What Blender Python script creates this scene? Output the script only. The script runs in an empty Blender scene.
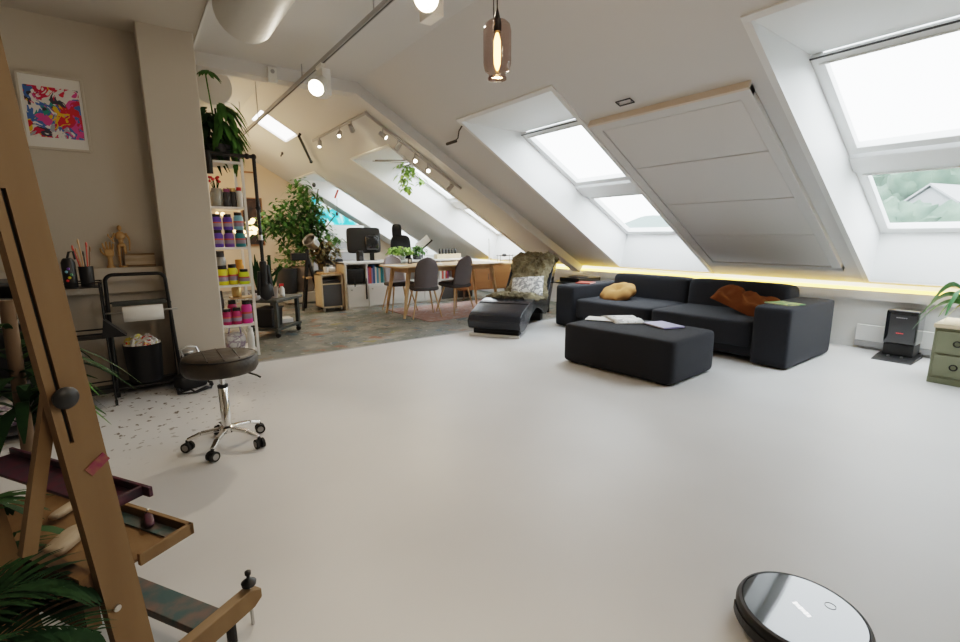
import bpy, math, random
from mathutils import Vector, Matrix, noise as mn
random.seed(7)
C = bpy.context.scene.collection
S = bpy.context.scene
R = math.radians

# ------------------------------------------------------------------ camera
FPX = 470.0; YAW, PIT, ROL = R(36.18), R(10.26), R(-0.30); CH = 1.2
fw = Vector((math.sin(YAW)*math.cos(PIT), math.cos(YAW)*math.cos(PIT), -math.sin(PIT)))
r0 = Vector((math.cos(YAW), -math.sin(YAW), 0)); u0 = r0.cross(fw)
rt = r0*math.cos(ROL)+u0*math.sin(ROL); up = rt.cross(fw)
cd = bpy.data.cameras.new('camera'); cam = bpy.data.objects.new('camera', cd); C.objects.link(cam)
cam.matrix_world = Matrix(((rt.x, up.x, -fw.x, 0), (rt.y, up.y, -fw.y, 0), (rt.z, up.z, -fw.z, CH), (0, 0, 0, 1)))
cd.sensor_width = 36; cd.lens = FPX/960*36; cd.clip_start = .03; cd.clip_end = 600
S.camera = cam
def ray(px, py): return fw+rt*((px-480)/FPX)-up*((py-321)/FPX)
def onz(px, py, z=0): d = ray(px, py); return Vector((0, 0, CH))+d*((z-CH)/d.z)
def onx(px, py, x): d = ray(px, py); return Vector((0, 0, CH))+d*(x/d.x)
def ony(px, py, y): d = ray(px, py); return Vector((0, 0, CH))+d*(y/d.y)
SL = math.tan(R(30.55)); KX, KZ = 6.2, .648
def sz(x): return KZ+(KX-x)*SL              # height of the sloping ceiling
def onsl(px, py, o=0):
    d = ray(px, py); nx, nz = math.sin(R(30.55)), math.cos(R(30.55)); k = nx*KX+nz*KZ-o
    return Vector((0, 0, CH))+d*((k-nz*CH)/(nx*d.x+nz*d.z))
CZ = 2.95; XK = KX-(CZ-KZ)/SL

# ------------------------------------------------------------------ materials
def mat(name, col, rough=.6, metal=0, var=None, bump=None, emit=None, estr=1, coat=0, spec=.5, sheen=0):
    m = bpy.data.materials.new(name); m.use_nodes = True; nt = m.node_tree; N = nt.nodes; b = N['Principled BSDF']
    b.inputs['Base Color'].default_value = (*col, 1); b.inputs['Roughness'].default_value = rough
    b.inputs['Metallic'].default_value = metal; b.inputs['Specular IOR Level'].default_value = spec
    b.inputs['Coat Weight'].default_value = coat; b.inputs['Sheen Weight'].default_value = sheen
    tc = N.new('ShaderNodeTexCoord')
    if var:                                   # (scale, second colour, [stretch])
        n = N.new('ShaderNodeTexNoise'); n.inputs['Scale'].default_value = var[0]; n.inputs['Detail'].default_value = 4
        mp = N.new('ShaderNodeMapping'); mp.inputs['Scale'].default_value = var[2] if len(var) > 2 else (1, 1, 1)
        nt.links.new(tc.outputs['Object'], mp.inputs[0]); nt.links.new(mp.outputs[0], n.inputs['Vector'])
        r = N.new('ShaderNodeValToRGB'); r.color_ramp.elements[0].position = .35; r.color_ramp.elements[1].position = .68
        r.color_ramp.elements[0].color = (*col, 1); r.color_ramp.elements[1].color = (*var[1], 1)
        nt.links.new(n.outputs['Fac'], r.inputs[0]); nt.links.new(r.outputs[0], b.inputs['Base Color'])
    if bump:
        n = N.new('ShaderNodeTexNoise'); n.inputs['Scale'].default_value = bump[0]; n.inputs['Detail'].default_value = 3
        nt.links.new(tc.outputs['Object'], n.inputs['Vector'])
        k = N.new('ShaderNodeBump'); k.inputs['Strength'].default_value = bump[1]; k.inputs['Distance'].default_value = .01
        nt.links.new(n.outputs['Fac'], k.inputs['Height']); nt.links.new(k.outputs[0], b.inputs['Normal'])
    if emit:
        b.inputs['Emission Color'].default_value = (*emit, 1); b.inputs['Emission Strength'].default_value = estr
    return m
def glassmat(name, tint, refl=.08):
    m = bpy.data.materials.new(name); m.use_nodes = True; nt = m.node_tree; nt.nodes.clear(); N = nt.nodes
    o = N.new('ShaderNodeOutputMaterial'); x = N.new('ShaderNodeMixShader'); t = N.new('ShaderNodeBsdfTransparent'); g = N.new('ShaderNodeBsdfGlossy')
    lw = N.new('ShaderNodeLayerWeight'); lw.inputs[0].default_value = .25
    mu = N.new('ShaderNodeMath'); mu.operation = 'MULTIPLY'; mu.inputs[1].default_value = refl*4
    nt.links.new(lw.outputs['Facing'], mu.inputs[0]); nt.links.new(mu.outputs[0], x.inputs[0])
    t.inputs[0].default_value = (*tint, 1); g.inputs['Roughness'].default_value = .03
    nt.links.new(t.outputs[0], x.inputs[1]); nt.links.new(g.outputs[0], x.inputs[2]); nt.links.new(x.outputs[0], o.inputs[0])
    return m
def g3(v): return (v, v, v)
M = dict(
 wall=mat('wall_paint', (.55, .505, .44), .85, bump=(60, .05)),
 wallfar=mat('warm_wall_paint', (.72, .58, .44), .85),
 ceil=mat('ceiling_paint', (.69, .69, .69), .8, bump=(40, .03)),
 reveal=mat('reveal_white', (.86, .87, .87), .5), frame=mat('sash_white', (.84, .85, .85), .35),
 knee=mat('knee_wall_white', (.74, .74, .73), .7),
 white=mat('white_laminate', (.82, .82, .80), .45), wmetal=mat('white_metal', (.80, .79, .76), .4),
 pale=mat('pale_birch', (.74, .62, .44), .5, var=(6, (.66, .53, .36), (1, 1, .15))),
 oak=mat('oak_wood', (.62, .42, .23), .45, var=(9, (.52, .33, .17), (1, .15, 1))),
 teak=mat('teak_wood', (.36, .18, .07), .42, var=(7, (.27, .125, .05), (.15, .15, 1))),
 easel=mat('easel_beech', (.21, .13, .058), .6, var=(10, (.17, .10, .042), (1, 1, .12))),
 easeld=mat('easel_beech_worn', (.27, .16, .07), .6, var=(14, (.10, .07, .06))),
 paintw=mat('painted_stained_wood', (.05, .10, .105), .6, var=(16, (.19, .12, .10))),
 maroon=mat('maroon_paint', (.07, .012, .03), .5, var=(30, (.03, .02, .035))),
 magentap=mat('magenta_spray_paint', (.20, .02, .07), .7, var=(45, (.24, .11, .06))),
 mann=mat('mannequin_wood', (.50, .31, .13), .5),
 board=mat('aged_board', (.50, .41, .30), .7, var=(18, (.30, .22, .14), (.3, 1, 2))),
 sofa=mat('charcoal_fabric', (.023, .026, .034), .95, bump=(320, .5), var=(150, (.015, .017, .023)), sheen=.04),
 black=mat('black_plastic', (.012, .012, .013), .45), blackm=mat('black_metal', (.018, .018, .018), .4, metal=.3),
 gloss=mat('gloss_black', (.016, .018, .022), .06, coat=1), dgrey=mat('dark_grey', (.06, .06, .065), .6),
 leather=mat('black_leather', (.017, .020, .028), .22, bump=(90, .12), coat=.2),
 stoolc=mat('brown_black_leather', (.05, .038, .026), .5, bump=(25, .3), var=(9, (.022, .018, .014))),
 chrome=mat('chrome', (.78, .77, .75), .12, metal=1), steel=mat('brushed_steel', (.55, .54, .53), .3, metal=1),
 gmetal=mat('grey_green_metal', (.10, .11, .105), .5, metal=.3, var=(8, (.06, .065, .06))),
 rubber=mat('rubber', (.02, .02, .02), .8), wheelg=mat('wheel_grey', (.30, .29, .28), .5),
 greyf=mat('grey_felt', (.17, .15, .155), .9, bump=(200, .3)), greyd=mat('dark_grey_felt', (.085, .078, .08), .9),
 lilac=mat('lilac_grey_felt', (.38, .355, .39), .9, bump=(200, .3)),
 gbox=mat('slate_grey_laminate', (.12, .125, .135), .6), lgrey=mat('light_grey_laminate', (.42, .42, .43), .6),
 paper=mat('white_paper', (.78, .77, .74), .8), fab=mat('grey_weave_panel', (.74, .73, .72), .9, bump=(260, .35)),
 lip=mat('raw_pine_lip', (.70, .60, .51), .7), olive=mat('olive_paint', (.225, .235, .15), .55, var=(5, (.19, .20, .125))),
 tan=mat('tan_velvet', (.44, .235, .09), .9, bump=(60, .2), spec=.1), rust=mat('rust_cloth', (.15, .052, .014), .9, bump=(30, .4), spec=.1),
 leaf=mat('green_leaf', (.075, .19, .045), .55, var=(3, (.15, .30, .08))), leafd=mat('dark_green_leaf', (.012, .04, .014), .7, var=(4, (.03, .075, .02)), spec=.2),
 leafl=mat('lime_green_leaf', (.30, .52, .10), .5, var=(5, (.42, .62, .18))), leafb=mat('blade_green', (.06, .21, .07), .4, var=(5, (.12, .32, .10))),
 leafm=mat('deep_foliage', (.05, .13, .03), .7, var=(4, (.10, .22, .05)), spec=.2),
 brownleaf=mat('dry_olive_leaf', (.13, .12, .045), .6, var=(8, (.24, .17, .07))), yleaf=mat('yellow_leaf', (.45, .42, .08), .5),
 bark=mat('bark', (.16, .11, .07), .9), soil=mat('soil', (.03, .02, .015), .95), terra=mat('clay_grey_pot', (.36, .30, .25), .8),
 purple=mat('purple_paint_jar', (.11, .06, .36), .35), violet=mat('violet_paint_jar', (.20, .09, .42), .35), teal=mat('teal_paint_jar', (.03, .26, .32), .35), sky=mat('light_blue_paint_jar', (.22, .48, .60), .35),
 yellow=mat('yellow_paint_jar', (.80, .72, .02), .35), lime=mat('lime_yellow_paint_jar', (.68, .80, .02), .35), magenta=mat('magenta_paint_jar', (.42, .02, .13), .35), pink=mat('pink_paint_jar', (.72, .05, .34), .35),
 label=mat('jar_paper_label', (.30, .25, .34), .6), red=mat('red_plastic', (.62, .03, .03), .5), brass=mat('brass', (.60, .42, .18), .35, metal=.8),
 cglass=mat('smoky_jar', (.36, .36, .33), .25, coat=.5), amber=mat('orange_lid', (.75, .33, .03), .5),
 blue=mat('blue_cover', (.06, .14, .32), .6), cyan=mat('cyan_cover', (.10, .34, .48), .6), mauve=mat('mauve_cover', (.34, .10, .22), .6), cream=mat('cream_cover', (.66, .60, .48), .6),
 redc=mat('coral_red_cover', (.58, .11, .08), .6), violetc=mat('violet_cover', (.30, .27, .48), .5), greenc=mat('green_cover', (.10, .30, .16), .6),
 hotbulb=mat('spot_lens_glow', (1, .9, .75), .5, emit=(1, .86, .66), estr=14),
 fil=mat('filament_glow', (1, .7, .3), .5, emit=(1, .50, .14), estr=9), fairy=mat('fairy_bulb', (1, .7, .4), .5, emit=(1, .60, .28), estr=3.2),
 led=mat('led_strip_glow', (1, .75, .3), .5, emit=(1, .66, .08), estr=2.6),
 glass=glassmat('window_glass', (.97, .985, .985), .05), smoke=glassmat('smoked_rose_glass', (.76, .66, .62), .09), cleargl=glassmat('clear_bottle_glass', (.85, .88, .86), .1),
 drk=mat('slot_shade', (.02, .02, .02), .9), house=mat('white_render', (.28, .285, .29), .9), roofh=mat('slate_roof', (.29, .295, .30), .9),
 field=mat('hazy_hillside', (.13, .175, .165), 1, var=(.08, (.16, .205, .19))), tree1=mat('hazy_tree', (.085, .125, .095), 1, var=(.5, (.12, .165, .12))),  # distance haze is mixed into these pale greens
 duct=mat('painted_duct', (.72, .70, .65), .5), shadec=mat('seed_tray_white', (.75, .74, .72), .5),
)
def ramp_mat(name, scale, stops, rough=.6, detail=5, dist=.6, mapping=(1, 1, 1)):
    m = bpy.data.materials.new(name); m.use_nodes = True; nt = m.node_tree; N = nt.nodes; b = N['Principled BSDF']
    tc = N.new('ShaderNodeTexCoord'); mp = N.new('ShaderNodeMapping'); mp.inputs['Scale'].default_value = mapping
    n = N.new('ShaderNodeTexNoise'); n.inputs['Scale'].default_value = scale; n.inputs['Detail'].default_value = detail; n.inputs['Distortion'].default_value = dist
    r = N.new('ShaderNodeValToRGB'); e = r.color_ramp.elements
    e[0].position = stops[0][0]; e[0].color = (*stops[0][1], 1); e[1].position = stops[-1][0]; e[1].color = (*stops[-1][1], 1)
    for p, c in stops[1:-1]: q = e.new(p); q.color = (*c, 1)
    nt.links.new(tc.outputs['Object'], mp.inputs[0]); nt.links.new(mp.outputs[0], n.inputs['Vector']); nt.links.new(n.outputs['Fac'], r.inputs[0])
    nt.links.new(r.outputs[0], b.inputs['Base Color']); b.inputs['Roughness'].default_value = rough
    return m
# abstract print: voronoi cells of many colours
def cells_mat(name, scale, stops):
    m = bpy.data.materials.new(name); m.use_nodes = True; nt = m.node_tree; N = nt.nodes; b = N['Principled BSDF']
    tc = N.new('ShaderNodeTexCoord'); n = N.new('ShaderNodeTexNoise'); n.inputs['Scale'].default_value = scale*.5; n.inputs['Distortion'].default_value = 1.5
    v = N.new('ShaderNodeTexVoronoi'); v.inputs['Scale'].default_value = scale; mx = N.new('ShaderNodeMixRGB'); mx.inputs[0].default_value = .25
    nt.links.new(tc.outputs['Object'], n.inputs['Vector']); nt.links.new(tc.outputs['Object'], mx.inputs[1]); nt.links.new(n.outputs['Color'], mx.inputs[2]); nt.links.new(mx.outputs[0], v.inputs['Vector'])
    r = N.new('ShaderNodeValToRGB'); r.color_ramp.interpolation = 'CONSTANT'; e = r.color_ramp.elements
    e[0].position = 0; e[0].color = (*stops[0][1], 1); e[1].position = stops[-1][0]; e[1].color = (*stops[-1][1], 1)
    for p, c in stops[1:-1]: q = e.new(p); q.color = (*c, 1)
    nt.links.new(v.outputs['Color'], r.inputs[0]); nt.links.new(r.outputs[0], b.inputs['Base Color']); b.inputs['Roughness'].default_value = .4
    return m
M['print'] = cells_mat('abstract_print', 19, [(0, (.05, .05, .08)), (.16, (.55, .02, .08)), (.32, (.75, .72, .7)), (.47, (.65, .08, .30)), (.56, (.75, .5, .02)), (.63, (.06, .16, .45)), (.7, (.6, .02, .04)), (.8, (.35, .38, .45)), (.9, (.03, .30, .25))])
M['cloud'] = ramp_mat('turquoise_sky_painting', 3.2, [(.34, (.02, .34, .42)), (.46, (.03, .55, .66)), (.54, (.35, .85, .9)), (.60, (.95, 1, 1))], .5)
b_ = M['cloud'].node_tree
b_.nodes['Principled BSDF'].inputs['Emission Strength'].default_value = .25  # canvas also glows faintly, light added to the painted colours
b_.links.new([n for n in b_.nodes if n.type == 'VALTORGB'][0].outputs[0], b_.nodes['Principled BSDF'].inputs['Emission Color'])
M['darkpaint'] = ramp_mat('dark_painting', 5, [(.35, (.015, .01, .01)), (.55, (.06, .03, .02)), (.7, (.14, .08, .05))])
M['rug'] = ramp_mat('worn_red_rug', 9, [(.34, (.34, .31, .29)), (.45, (.30, .17, .145)), (.55, (.36, .22, .19)), (.66, (.38, .33, .30))], .95, 6)
M['pattern'] = ramp_mat('patterned_pillow', 13, [(.42, (.75, .75, .73)), (.48, (.34, .34, .35)), (.53, (.20, .20, .21)), (.60, (.70, .70, .68))], .9)
M['fur'] = ramp_mat('olive_brown_fur', 5, [(.32, (.065, .052, .03)), (.5, (.16, .135, .08)), (.66, (.27, .235, .15))], 1, 6, .8)
M['trash'] = cells_mat('crumpled_wrappers', 22, [(0, (.7, .68, .66)), (.3, (.6, .03, .04)), (.42, (.75, .74, .72)), (.6, (.65, .55, .12)), (.7, (.7, .68, .6)), (.85, (.3, .25, .3))])
M['mag1'] = ramp_mat('magazine_page', 12, [(.44, (.68, .66, .62)), (.5, (.5, .49, .46)), (.56, (.72, .7, .66)), (.62, (.3, .28, .26))], .5)
M['plate'] = ramp_mat('green_yellow_magazine', 9, [(.36, (.05, .22, .11)), (.47, (.28, .42, .15)), (.55, (.60, .57, .28)), (.62, (.05, .12, .08))], .4)
M['clutter'] = ramp_mat('bagged_supplies', 14, [(.36, (.7, .69, .68)), (.5, (.55, .55, .55)), (.56, (.20, .13, .22)), (.63, (.75, .74, .72))], .5)
# far floor: worn grey painted concrete with many paint stains; near floor: pale vinyl with faint scuffs and dark splatters by the trolley
def floor_mat():
    m = bpy.data.materials.new('pale_vinyl_floor'); m.use_nodes = True; nt = m.node_tree; N = nt.nodes; b = N['Principled BSDF']; L = nt.links.new
    tc = N.new('ShaderNodeTexCoord')
    n = N.new('ShaderNodeTexNoise'); n.inputs['Scale'].default_value = 1.1; n.inputs['Detail'].default_value = 6
    r = N.new('ShaderNodeValToRGB'); r.color_ramp.elements[0].position = .3; r.color_ramp.elements[0].color = (.67, .665, .66, 1); r.color_ramp.elements[1].position = .7; r.color_ramp.elements[1].color = (.73, .728, .725, 1)
    L(tc.outputs['Object'], n.inputs['Vector']); L(n.outputs['Fac'], r.inputs[0])
    # splatter mask around (0,3.9)
    v = N.new('ShaderNodeTexNoise'); v.inputs['Scale'].default_value = 19; v.inputs['Detail'].default_value = 3; L(tc.outputs['Object'], v.inputs['Vector'])
    t = N.new('ShaderNodeMath'); t.operation = 'GREATER_THAN'; t.inputs[1].default_value = .635; L(v.outputs['Fac'], t.inputs[0])
    sb = N.new('ShaderNodeVectorMath'); sb.operation = 'DISTANCE'; sb.inputs[1].default_value = (-.25, 4.05, 0); L(tc.outputs['Object'], sb.inputs[0])
    mr = N.new('ShaderNodeMapRange'); mr.inputs[1].default_value = .5; mr.inputs[2].default_value = 1.15; mr.inputs[3].default_value = 1; mr.inputs[4].default_value = 0; L(sb.outputs['Value'], mr.inputs[0])
    mu = N.new('ShaderNodeMath'); mu.operation = 'MULTIPLY'; L(t.outputs[0], mu.inputs[0]); L(mr.outputs[0], mu.inputs[1])
    mx = N.new('ShaderNodeMixRGB'); mx.inputs[2].default_value = (.15, .125, .10, 1); L(mu.outputs[0], mx.inputs[0]); L(r.outputs[0], mx.inputs[1])
    L(mx.outputs[0], b.inputs['Base Color']); b.inputs['Roughness'].default_value = .42; b.inputs['Specular IOR Level'].default_value = .35
    return m
M['floor'] = floor_mat()
def far_floor():
    m = bpy.data.materials.new('stained_painted_floor'); m.use_nodes = True; nt = m.node_tree; N = nt.nodes; b = N['Principled BSDF']; L = nt.links.new
    tc = N.new('ShaderNodeTexCoord')
    def nz(s, lo, hi, off, det=5):
        mp = N.new('ShaderNodeMapping'); mp.inputs['Location'].default_value = (off, off*2, 0); L(tc.outputs['Object'], mp.inputs[0])
        n = N.new('ShaderNodeTexNoise'); n.inputs['Scale'].default_value = s; n.inputs['Detail'].default_value = det; L(mp.outputs[0], n.inputs['Vector'])
        r = N.new('ShaderNodeMapRange'); r.inputs[1].default_value = lo; r.inputs[2].default_value = hi; L(n.outputs['Fac'], r.inputs[0]); return r.outputs[0]
    cur = None
    base = N.new('ShaderNodeRGB'); base.outputs[0].default_value = (.21, .215, .195, 1); cur = base.outputs[0]
    for s, lo, hi, off, col in ((1.6, .42, .6, 3, (.11, .125, .105)), (2.6, .5, .62, 11, (.30, .28, .24)), (3.5, .60, .68, 5, (.24, .10, .06)), (3.0, .64, .70, 21, (.28, .25, .10)), (4.5, .58, .66, 31, (.08, .13, .16)), (14, .62, .66, 41, (.05, .045, .04)), (16, .64, .68, 51, (.45, .42, .38))):
        mx = N.new('ShaderNodeMixRGB'); mx.inputs[2].default_value = (*col, 1); L(nz(s, lo, hi, off), mx.inputs[0]); L(cur, mx.inputs[1]); cur = mx.outputs[0]
    L(cur, b.inputs['Base Color']); b.inputs['Roughness'].default_value = .5
    return m
M['floorfar'] = far_floor()

# ------------------------------------------------------------------ mesh builder
class MB:
    def __init__(s): s.v = []; s.f = []
    def add(s, vs, fs):
        o = len(s.v); s.v += [tuple(v) for v in vs]; s.f += [tuple(i+o for i in f) for f in fs]; return s
    def box(s, c, d, rz=0, rx=0, ry=0, taper=1):
        m = Matrix.Translation(c) @ Matrix.Rotation(rz, 4, 'Z') @ Matrix.Rotation(ry, 4, 'Y') @ Matrix.Rotation(rx, 4, 'X')
        vs = [m @ Vector((x*d[0]/2*(taper if z < 0 else 1), y*d[1]/2*(taper if z < 0 else 1), z*d[2]/2)) for z in (-1, 1) for y in (-1, 1) for x in (-1, 1)]
        return s.add(vs, [(0, 2, 3, 1), (4, 5, 7, 6), (0, 1, 5, 4), (2, 6, 7, 3), (0, 4, 6, 2), (1, 3, 7, 5)])
    def bb(s, a, b): return s.box([(a[i]+b[i])/2 for i in range(3)], [abs(b[i]-a[i]) for i in range(3)])
    def bar(s, a, b, w, h, upv=(0, 0, 1), w2=None, h2=None):
        a = Vector(a); b = Vector(b); d = (b-a).normalized(); uv = Vector(upv)
        x = d.cross(uv)
        if x.length < 1e-4: x = d.cross(Vector((1, 0, 0)))
        x.normalize(); y = x.cross(d); w2 = w2 or w; h2 = h2 or h
        vs = [p+x*(i*ww/2)+y*(j*hh/2) for p, ww, hh in ((a, w, h), (b, w2, h2)) for i, j in ((-1, -1), (1, -1), (1, 1), (-1, 1))]
        return s.add(vs, [(3, 2, 1, 0), (4, 5, 6, 7), (0, 1, 5, 4), (1, 2, 6, 5), (2, 3, 7, 6), (3, 0, 4, 7)])
    def tube(s, pts, r, n=8, r2=None, closed=False):
        pts = [Vector(p) for p in pts]; L = len(pts); rings = []; ref = None
        for i, p in enumerate(pts):
            if closed: d = pts[(i+1) % L]-pts[i-1]
            else: d = pts[min(i+1, L-1)]-pts[max(i-1, 0)]
            d.normalize()
            if ref is None: ref = d.orthogonal().normalized()
            ref = (ref-d*ref.dot(d)).normalized(); q = d.cross(ref)
            rr = r if r2 is None else r+(r2-r)*i/max(L-1, 1)
            rings.append([p+(ref*math.cos(2*math.pi*k/n)+q*math.sin(2*math.pi*k/n))*rr for k in range(n)])
        vs = [v for g in rings for v in g]; fs = []
        for i in range(L if closed else L-1):
            for k in range(n):
                a = i*n+k; b = i*n+(k+1) % n; c = ((i+1) % L)*n+(k+1) % n; e = ((i+1) % L)*n+k; fs.append((a, b, c, e))
        if not closed: fs += [tuple(range(n))[::-1], tuple((L-1)*n+k for k in range(n))]
        return s.add(vs, fs)
    def lathe(s, prof, c=(0, 0, 0), n=24, axis=None, cap=True):
        m = Matrix.Translation(c)
        if axis is not None: m = m @ Vector((0, 0, 1)).rotation_difference(Vector(axis).normalized()).to_matrix().to_4x4()
        vs = [m @ Vector((r*math.cos(2*math.pi*k/n), r*math.sin(2*math.pi*k/n), z)) for r, z in prof for k in range(n)]
        fs = [(i*n+k, i*n+(k+1) % n, (i+1)*n+(k+1) % n, (i+1)*n+k) for i in range(len(prof)-1) for k in range(n)]
        if cap: fs += [tuple(range(n))[::-1], tuple((len(prof)-1)*n+k for k in range(n))]
        return s.add(vs, fs)
    def cyl(s, a, b, r, n=20, r2=None):
        a = Vector(a); b = Vector(b); return s.lathe([(r, 0), (r2 if r2 is not None else r, (b-a).length)], a, n, b-a)
    def ell(s, c, d, n=16, k=10, axis=None):
        pr = [(max(math.sin(math.pi*i/k), .01), -math.cos(math.pi*i/k)) for i in range(k+1)]
        o = len(s.v); s.lathe(pr, (0, 0, 0), n)
        q = Vector((0, 0, 1)).rotation_difference(Vector(axis).normalized()).to_matrix() if axis is not None else Matrix.Identity(3)
        for i in range(o, len(s.v)):
            v = s.v[i]; s.v[i] = tuple(q @ Vector((v[0]*d[0], v[1]*d[1], v[2]*d[2]))+Vector(c))
        return s
    def soft(s, c, d, e=8, n=10, rz=0, rx=0, ry=0):        # superellipsoid block: box with rounded, slightly swollen sides
        m = Matrix.Translation(c) @ Matrix.Rotation(rz, 4, 'Z') @ Matrix.Rotation(ry, 4, 'Y') @ Matrix.Rotation(rx, 4, 'X')
        for ax in range(3):
            for sg in (-1, 1):
                vs = []
                for i in range(n+1):
                    for j in range(n+1):
                        p = [0, 0, 0]; p[ax] = sg; p[(ax+1) % 3] = math.sin((2*i/n-1)*math.pi/2)*.999; p[(ax+2) % 3] = math.sin((2*j/n-1)*math.pi/2)*.999
                        k = sum(abs(q)**e for q in p)**(-1/e); vs.append(m @ Vector([p[q]*k*d[q]/2 for q in range(3)]))
                fs = [(i*(n+1)+j, (i+1)*(n+1)+j, (i+1)*(n+1)+j+1, i*(n+1)+j+1) for i in range(n) for j in range(n)]
                if sg < 0: fs = [f[::-1] for f in fs]
                s.add(vs, fs)
        return s
    def prism(s, poly, a, b, fn):                          # poly in (p,q), extruded a->b, fn(p,q,t)->xyz
        n = len(poly); vs = [fn(p, q, a) for p, q in poly]+[fn(p, q, b) for p, q in poly]
        return s.add(vs, [tuple(range(n))[::-1], tuple(range(n, 2*n))]+[(i, (i+1) % n, n+(i+1) % n, n+i) for i in range(n)])
    def grid(s, fn, nu, nv):
        vs = [fn(i/nu, j/nv) for i in range(nu+1) for j in range(nv+1)]
        return s.add(vs, [(i*(nv+1)+j, (i+1)*(nv+1)+j, (i+1)*(nv+1)+j+1, i*(nv+1)+j+1) for i in range(nu) for j in range(nv)])
    def leaf(s, p, d, L, W, droop=.3, n=4, fold=0):
        p = Vector(p); d = Vector(d).normalized(); x = d.cross(Vector((0, 0, 1)))
        if x.length < .05: x = Vector((1, 0, 0))
        x.normalize(); vs = []
        for i in range(n+1):
            t = i/n; c = p+d*(L*t)+Vector((0, 0, -droop*L*t*t)); w = W/2*math.sin(math.pi*min(.06+t*.92, 1))**.7
            k = Vector((0, 0, fold*w)); vs += [c-x*w+k, c, c+x*w+k]
        fs = []
        for i in range(n): a = i*3; fs += [(a, a+1, a+4, a+3), (a+1, a+2, a+5, a+4)]
        return s.add(vs, fs)
    def build(s, name, m, parent=None, smooth=False, bevel=0, seg=2, sub=0, solid=0, loc=None):
        me = bpy.data.meshes.new(name); me.from_pydata(s.v, [], s.f); me.update(); me.materials.append(M[m] if isinstance(m, str) else m)
        o = bpy.data.objects.new(name, me); C.objects.link(o)
        if smooth:
            for p in me.polygons: p.use_smooth = True
        if parent is not None: o.parent = parent
        if loc is not None: o.location = loc
        if solid: k = o.modifiers.new('solid', 'SOLIDIFY'); k.thickness = solid
        if bevel:
            k = o.modifiers.new('bevel', 'BEVEL'); k.width = bevel; k.segments = seg; k.limit_method = 'ANGLE'; k.angle_limit = R(35)
            for p in me.polygons: p.use_smooth = True
            k.harden_normals = True
        if sub: k = o.modifiers.new('sub', 'SUBSURF'); k.levels = sub; k.render_levels = sub
        if smooth and not bevel and not sub:
            try: me.set_sharp_from_angle(angle=R(50))
            except Exception: pass
        return o
def tag(o, label, cat, group=None):
    o['label'] = label; o['category'] = cat
    if group: o['group'] = group
    return o
def thing(name, label, cat, loc=(0, 0, 0), rz=0, group=None):
    o = bpy.data.objects.new(name, None); C.objects.link(o); o.location = loc; o.rotation_euler = (0, 0, rz); o.empty_display_size = .1
    return tag(o, label, cat, group)
def struct(o): o['kind'] = 'structure'; return o
def kids(o): return [c for c in bpy.data.objects if c.parent == o]
def dup(root, loc, rz=None, label=None, group=None, swap=None):
    def rec(o, par):
        c = o.copy(); C.objects.link(c)
        if par is not None: c.parent = par
        if swap and c.type == 'MESH':
            nm = o.name.split('.')[0]
            if nm in swap: c.data = o.data.copy(); c.data.materials[0] = M[swap[nm]]
        for k in kids(o): rec(k, c)
        return c
    c = rec(root, None); c.location = loc
    if rz is not None: c.rotation_euler = (0, 0, rz)
    if label: c['label'] = label
    if group: c['group'] = group
    return c

# ================================================================== ROOM SHELL
Y0, YF, XL, YW = -3.4, 11.85, -2.6, 4.75
YB = 4.85                                       # where the pale vinyl ends
struct(MB().bb((XL-.1, Y0-.1, -.1), (KX+.1, YB, 0)).build('floor', 'floor'))
struct(MB().bb((XL-.1, YB, -.1), (KX+1, YF+.1, -.004)).build('floor_far', 'floorfar'))
struct(MB().bb((.62, YB-.012, -.003), (KX, YB+.012, .004)).build('trim_1', 'lgrey'))
struct(MB().bb((XL, Y0, CZ), (XK+.02, 5.7, CZ+.1)).build('ceiling', 'ceil'))
CF = 3.30; XF = KX-(CF-KZ)/SL
struct(MB().bb((.2, 5.6, CF), (XF+.02, YF+.1, CF+.1)).build('ceiling_far', 'ceil'))
struct(MB().bb((.2, 5.62, CZ), (XK+.02, 5.7, CF+.05)).build('wall_above_beam', 'ceil'))
# sloping ceiling with five window openings
UO, UE = 3.13, 6.05                             # top and bottom x of the openings
holes = [(.10, 1.52), (3.19, 4.60), (6.45, 7.81), (9.84, 11.2)]
sky = (1.90, 2.44, 8.47, 9.20)                  # small rooflight near the kink
s = MB()
def sq(x0, x1, y0, y1):
    s.add([(x0, y0, sz(x0)), (x1, y0, sz(x1)), (x1, y1, sz(x1)), (x0, y1, sz(x0))], [(0, 1, 2, 3)])
XE = 6.115
sq(XK, sky[1], Y0, 5.7); sq(XF, sky[0], 5.62, YF+.1); sq(sky[0], sky[1], 5.62, sky[2]); sq(sky[0], sky[1], sky[3], YF+.1)
sq(sky[1], UO, Y0, YF+.1); sq(UE, XE, Y0, YF+.1)
ys = [Y0]+[q for h in holes for q in h]+[YF+.1]
for i in range(0, len(ys), 2): sq(UO, UE, ys[i], ys[i+1])
s.build('ceiling_slope', 'ceil'); struct(bpy.data.objects['ceiling_slope'])
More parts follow.
